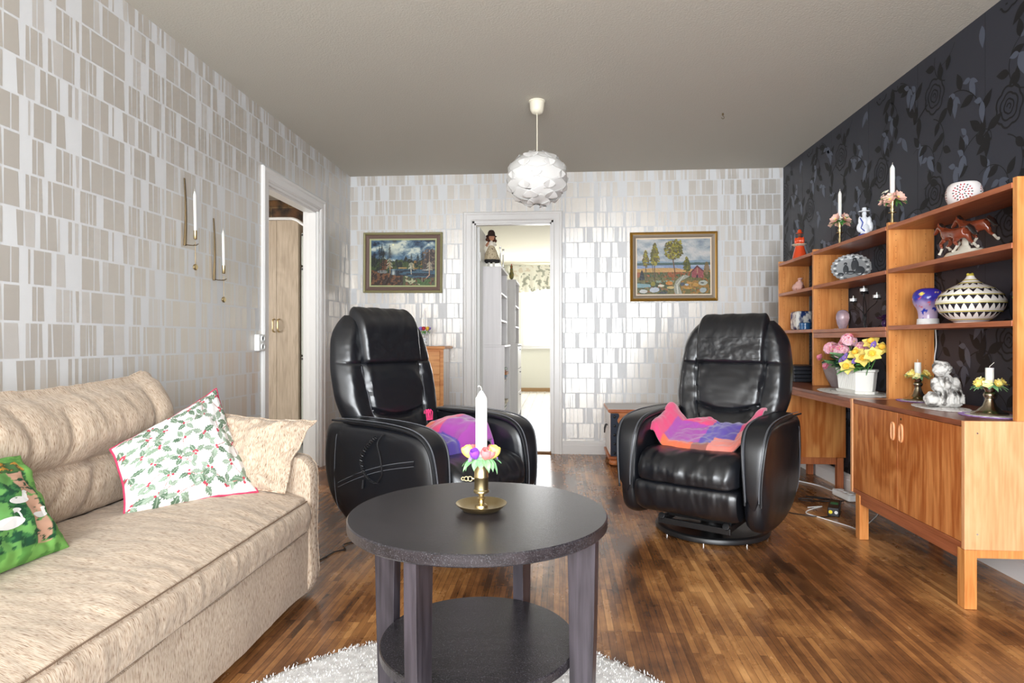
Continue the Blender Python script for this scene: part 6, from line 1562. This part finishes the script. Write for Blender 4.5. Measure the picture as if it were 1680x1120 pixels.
# black box stack with cloth on the desk end
r = empty('storage_box', (1.775, 4.74, .7005)); tag(r, 'black ribbed box on the far end of the desk behind the right recliner', 'box')
mb = MB()
for k in range(4): mb.box(-.10, .10, -.15, .15, .002+.027*k, .0265+.027*k)
mb.build('tray', mat('charcoal_box', rgb(40, 44, 52), .45), r, bevel=.004); MB().box(-.104, .104, -.154, .154, .110, .116).build('lid', mat('charcoal_box', rgb(40, 44, 52), .45), r, bevel=.002)
doily((1.60, 4.72, .7005), .06, .16, 'white crocheted doily in front of the black box on the desk')
# pewter candlesticks, doilies and kneeling angel on the cupboard
M_pew = mat('pewter', rgb(176, 164, 142), .25, metal=1, bump=.1, bscale=90)
M_pedge = mat('purple_crochet', rgb(176, 140, 206), .9)
def pewter(x, y, lab, labc, labw, ch, seed):
    r = empty('pewter_candlestick', (x, y, .7035)); tag(r, lab, 'candlestick', 'pewter candlesticks on the cupboard')
    MB().lathe([(0, .004), (.055, .0), (.062, .001), (.0635, .005), (.060, .009), (.045, .013), (.040, .018), (.024, .034), (.017, .052), (.0145, .064), (.019, .070), (.022, .078), (.019, .086), (.015, .090), (.017, .098), (.022, .104), (.022, .110), (.015, .110), (.014, .10), (0, .10)], 48).build('stem', M_pew, r)
    root = empty('candle', (x, y, .7035+.101)); tag(root, labc, 'candle', 'candles on the cupboard')
    MB().lathe([(0, 0), (.0145, 0), (.0145, ch), (.0125, ch+.0005), (.006, ch-.004), (0, ch-.004)], 28).build('wax', M_wax, root)
    MB().tube([(0, 0, ch-.004), (.0, 0, ch+.006), (.004, -.004, ch+.012), (.012, -.008, ch+.022)] if seed > 5 else [(0, 0, ch-.004), (0, .001, ch+.016)], .0011, 6).build('wick', M_wick, root)
    mb = MB(); rnd = random.Random(seed)
    for k in range(26): a = 2*PI*k/26; leafm(mb, (.022*math.cos(a), .022*math.sin(a), 0), (math.cos(a), math.sin(a), rnd.uniform(-.5, .7)), rnd.uniform(.026, .045), .009, 0, .3)
    for k in range(9):
        a = 2*PI*k/9+rnd.uniform(-.2, .2); flower(mb, (.040*math.cos(a), .040*math.sin(a), rnd.uniform(.0, .016)), .019, 6, 1 if k % 3 else 2, 2, (math.cos(a), math.sin(a), .6), cup=.5, wid=.6, seed=k, rows=2)
    tag(mb.build('flower_wreath', [M_leafp, M_yel, mat('cream_yellow_petal', rgb(248, 238, 180), .6)], None, (x, y, .7035+.117), recalc=False), labw, 'flower wreath', 'yellow flower wreaths on the cupboard')
doily((1.770, 3.22, .7005), .090, .10, 'round doily with lilac edge under the pewter candlestick nearer the corner', M_pedge, group='doilies with lilac edges')
doily((1.715, 2.615, .7005), .100, .115, 'round doily with lilac edge under the pewter candlestick nearest the camera', M_pedge, group='doilies with lilac edges')
doily((1.69, 2.905, .7005), .090, .17, 'long white crocheted doily under the praying child statue', scal=26, rz=-.1)
pewter(1.775, 3.235, 'pewter candlestick on the cupboard, the one nearer the corner', 'short white candle in the pewter candlestick nearer the corner', 'yellow flower wreath around the candle nearer the corner', .085, 3)
pewter(1.715, 2.625, 'pewter candlestick on the cupboard, the one nearest the camera', 'short white candle with bent wick in the pewter candlestick nearest the camera', 'yellow flower wreath around the candle nearest the camera', .085, 8)
def angel():
    r = empty('statue', (1.70, 2.905, .7035), math.radians(-4)); tag(r, 'grey white plaster statue of a kneeling child in a cap on the cupboard', 'statue')
    M_pl = mat('aged_plaster_shade', rgb(112, 108, 104), .8, col2=rgb(206, 203, 198), vscale=22, lo=.40, hi=.52, bump=.4, bscale=60)  # darker blotches put the shade of crevices into the plaster colour
    P = [((.0, .0, .022), (.066, .045, .024)), ((-.052, -.018, .036), (.032, .034, .034)), ((-.03, .0, .03), (.04, .04, .03)), ((.045, -.005, .03), (.032, .038, .032)), ((.012, .005, .075), (.040, .036, .050)), ((.008, .004, .112), (.038, .030, .036)),
         ((-.034, -.006, .100), (.018, .020, .030)), ((-.030, -.024, .085), (.020, .016, .014)), ((.055, .008, .098), (.022, .026, .034)), ((.040, -.020, .082), (.026, .016, .014)), ((.004, -.036, .100), (.014, .012, .020)), ((.002, -.030, .122), (.010, .010, .016)),
         ((-.010, -.006, .145), (.014, .014, .016)), ((-.020, -.016, .165), (.028, .028, .030)), ((-.044, -.030, .158), (.007, .007, .006)), ((-.003, .006, .180), (.034, .034, .024)), ((.022, .012, .166), (.020, .024, .022)), ((.012, -.034, .04), (.012, .010, .03)), ((-.01, -.030, .02), (.05, .012, .012)), ((.02, -.028, .062), (.01, .012, .03))]
    mb = MB()
    for (c, q) in P: mb.ell(c, q, 0, 18, 12)
    for a0 in range(5): x = -.02+.018*a0; mb.tube([(x, -.028, .09), (x*1.1+.004, -.040, .055), (x*1.2, -.046, .018)], [.004, .006, .005], 8)
    o = mb.build('body', M_pl, r, remesh=.0024, smooth=1)
    t = bpy.data.textures.new('plaster_folds', 'CLOUDS'); t.noise_scale = .018; t.noise_depth = 3; q = o.modifiers.new('folds', 'DISPLACE'); q.texture = t; q.strength = .012; q.mid_level = .5; q.texture_coords = 'LOCAL'
    mb = MB(); rn = random.Random(4)
    for k in range(22): a = rn.uniform(-2.9, .2); mb.ell((-.012+.030*math.cos(a), -.010+.030*math.sin(a), .176+rn.uniform(-.01, .008)), rn.uniform(.005, .009), 0, 8, 6)
    mb.build('hair', M_pl, r, remesh=.002, smooth=1)
    mb = MB(); mb.lathe([(.034, 0), (.038, .006), (.035, .013), (.028, .012)], 28, M=Matrix.Translation((0, .004, .180)) @ Matrix.Rotation(.45, 4, 'Y')); mb.build('cap_brim', M_pl, r)
angel()

# ------------------------------------------------------------------ cables and floor electrics
def cable(name, pts, r_, m, lab, cat='cable'):
    o = MB().tube(catmull(pts, 8, closed=False), r_, 8).build(name, m); tag(o, lab, cat); return o
cable('white_cable', [(1.28, 4.76, .006), (1.50, 4.70, .006), (1.64, 4.58, .006), (1.76, 4.42, .006), (1.80, 4.25, .006), (1.83, 4.20, .012)], .0045, M_white, 'thick white cable on the floor under the desk')
cable('white_cable', [(1.475, 3.83, .004), (1.57, 3.86, .004), (1.49, 3.80, .004), (1.42, 3.71, .004), (1.47, 3.60, .004), (1.55, 3.45, .004), (1.57, 3.38, .004), (1.66, 3.50, .004), (1.79, 3.67, .004), (1.87, 3.78, .02)], .0028, M_white, 'thin white cable looped in front of the cupboard leg')
cable('black_cable', [(1.10, 3.66, .004), (1.22, 3.70, .004), (1.28, 3.735, .004), (1.36, 3.68, .004), (1.47, 3.63, .004), (1.54, 3.66, .004), (1.58, 3.70, .01)], .0028, M_black, 'thin black cable from the right recliner to the power adapter')
cable('black_cable', [(-.93, 3.05, .004), (-1.00, 3.02, .004), (-1.05, 2.96, .004), (-1.02, 2.90, .004), (-1.06, 2.85, .004), (-1.09, 2.74, .004), (-1.2, 2.66, .004)], .0028, M_black, 'thin black cable running from the left recliner behind the sofa')
cable('black_cable', [(1.58, 4.02, .006), (1.50, 4.04, .006), (1.52, 3.98, .006), (1.62, 3.98, .006), (1.72, 3.95, .012), (1.66, 4.05, .008), (1.55, 4.06, .016), (1.60, 4.0, .018), (1.75, 3.98, .008)], .0035, M_black, 'bundled black cable on the floor behind the power adapter')
cable('white_cable', [(1.909, 3.322, 1.055), (1.909, 3.315, .98), (1.909, 3.330, .90), (1.909, 3.318, .82), (1.909, 3.328, .76), (1.909, 3.322, .735)], .0028, M_white, 'white cable hanging down the black wall inside the nearest shelving bay')
tag(MB().box(-.010, .010, -.020, .020, 0, .032).build('plug', M_white, None, (1.897, 3.30, .7005), bevel=.004), 'small white plug at the end of the hanging white cable', 'plug')
r = empty('power_strip', (1.80, 4.10, .001), .1); tag(r, 'white power strip on the floor under the desk', 'power strip')
MB().box(-.035, .035, -.12, .08, 0, .042).build('housing', M_white, r, bevel=.012, bseg=3)
for k in range(3):
    MB().lathe([(0, 0), (.018, 0), (.018, -.004), (0, -.004)], 20, c=(0, -.08+.055*k, .046)).build('outlet', M_white, r)
r = empty('power_adapter', (1.585, 3.73, .001), -.45); tag(r, 'black adapter box with yellow and white buttons beside the cupboard leg', 'adapter')
MB().box(-.03, .03, -.09, .13, 0, .05).build('housing', M_black, r, bevel=.005)
MB().lathe([(0, 0), (.010, 0), (.010, .004), (0, .004)], 16, M=Matrix.Translation((-.014, -.09, .026)) @ Matrix.Rotation(PI/2, 4, 'X')).build('yellow_button', mat('yellow_plastic', rgb(236, 214, 50), .4), r)
MB().lathe([(0, 0), (.009, 0), (.009, .004), (0, .004)], 16, M=Matrix.Translation((.014, -.09, .026)) @ Matrix.Rotation(PI/2, 4, 'X')).build('white_button', M_white, r)
MB().box(-.02, .02, 0, .05, .0505, .0515).build('green_label', mat('green_print', rgb(60, 140, 90), .5), r)
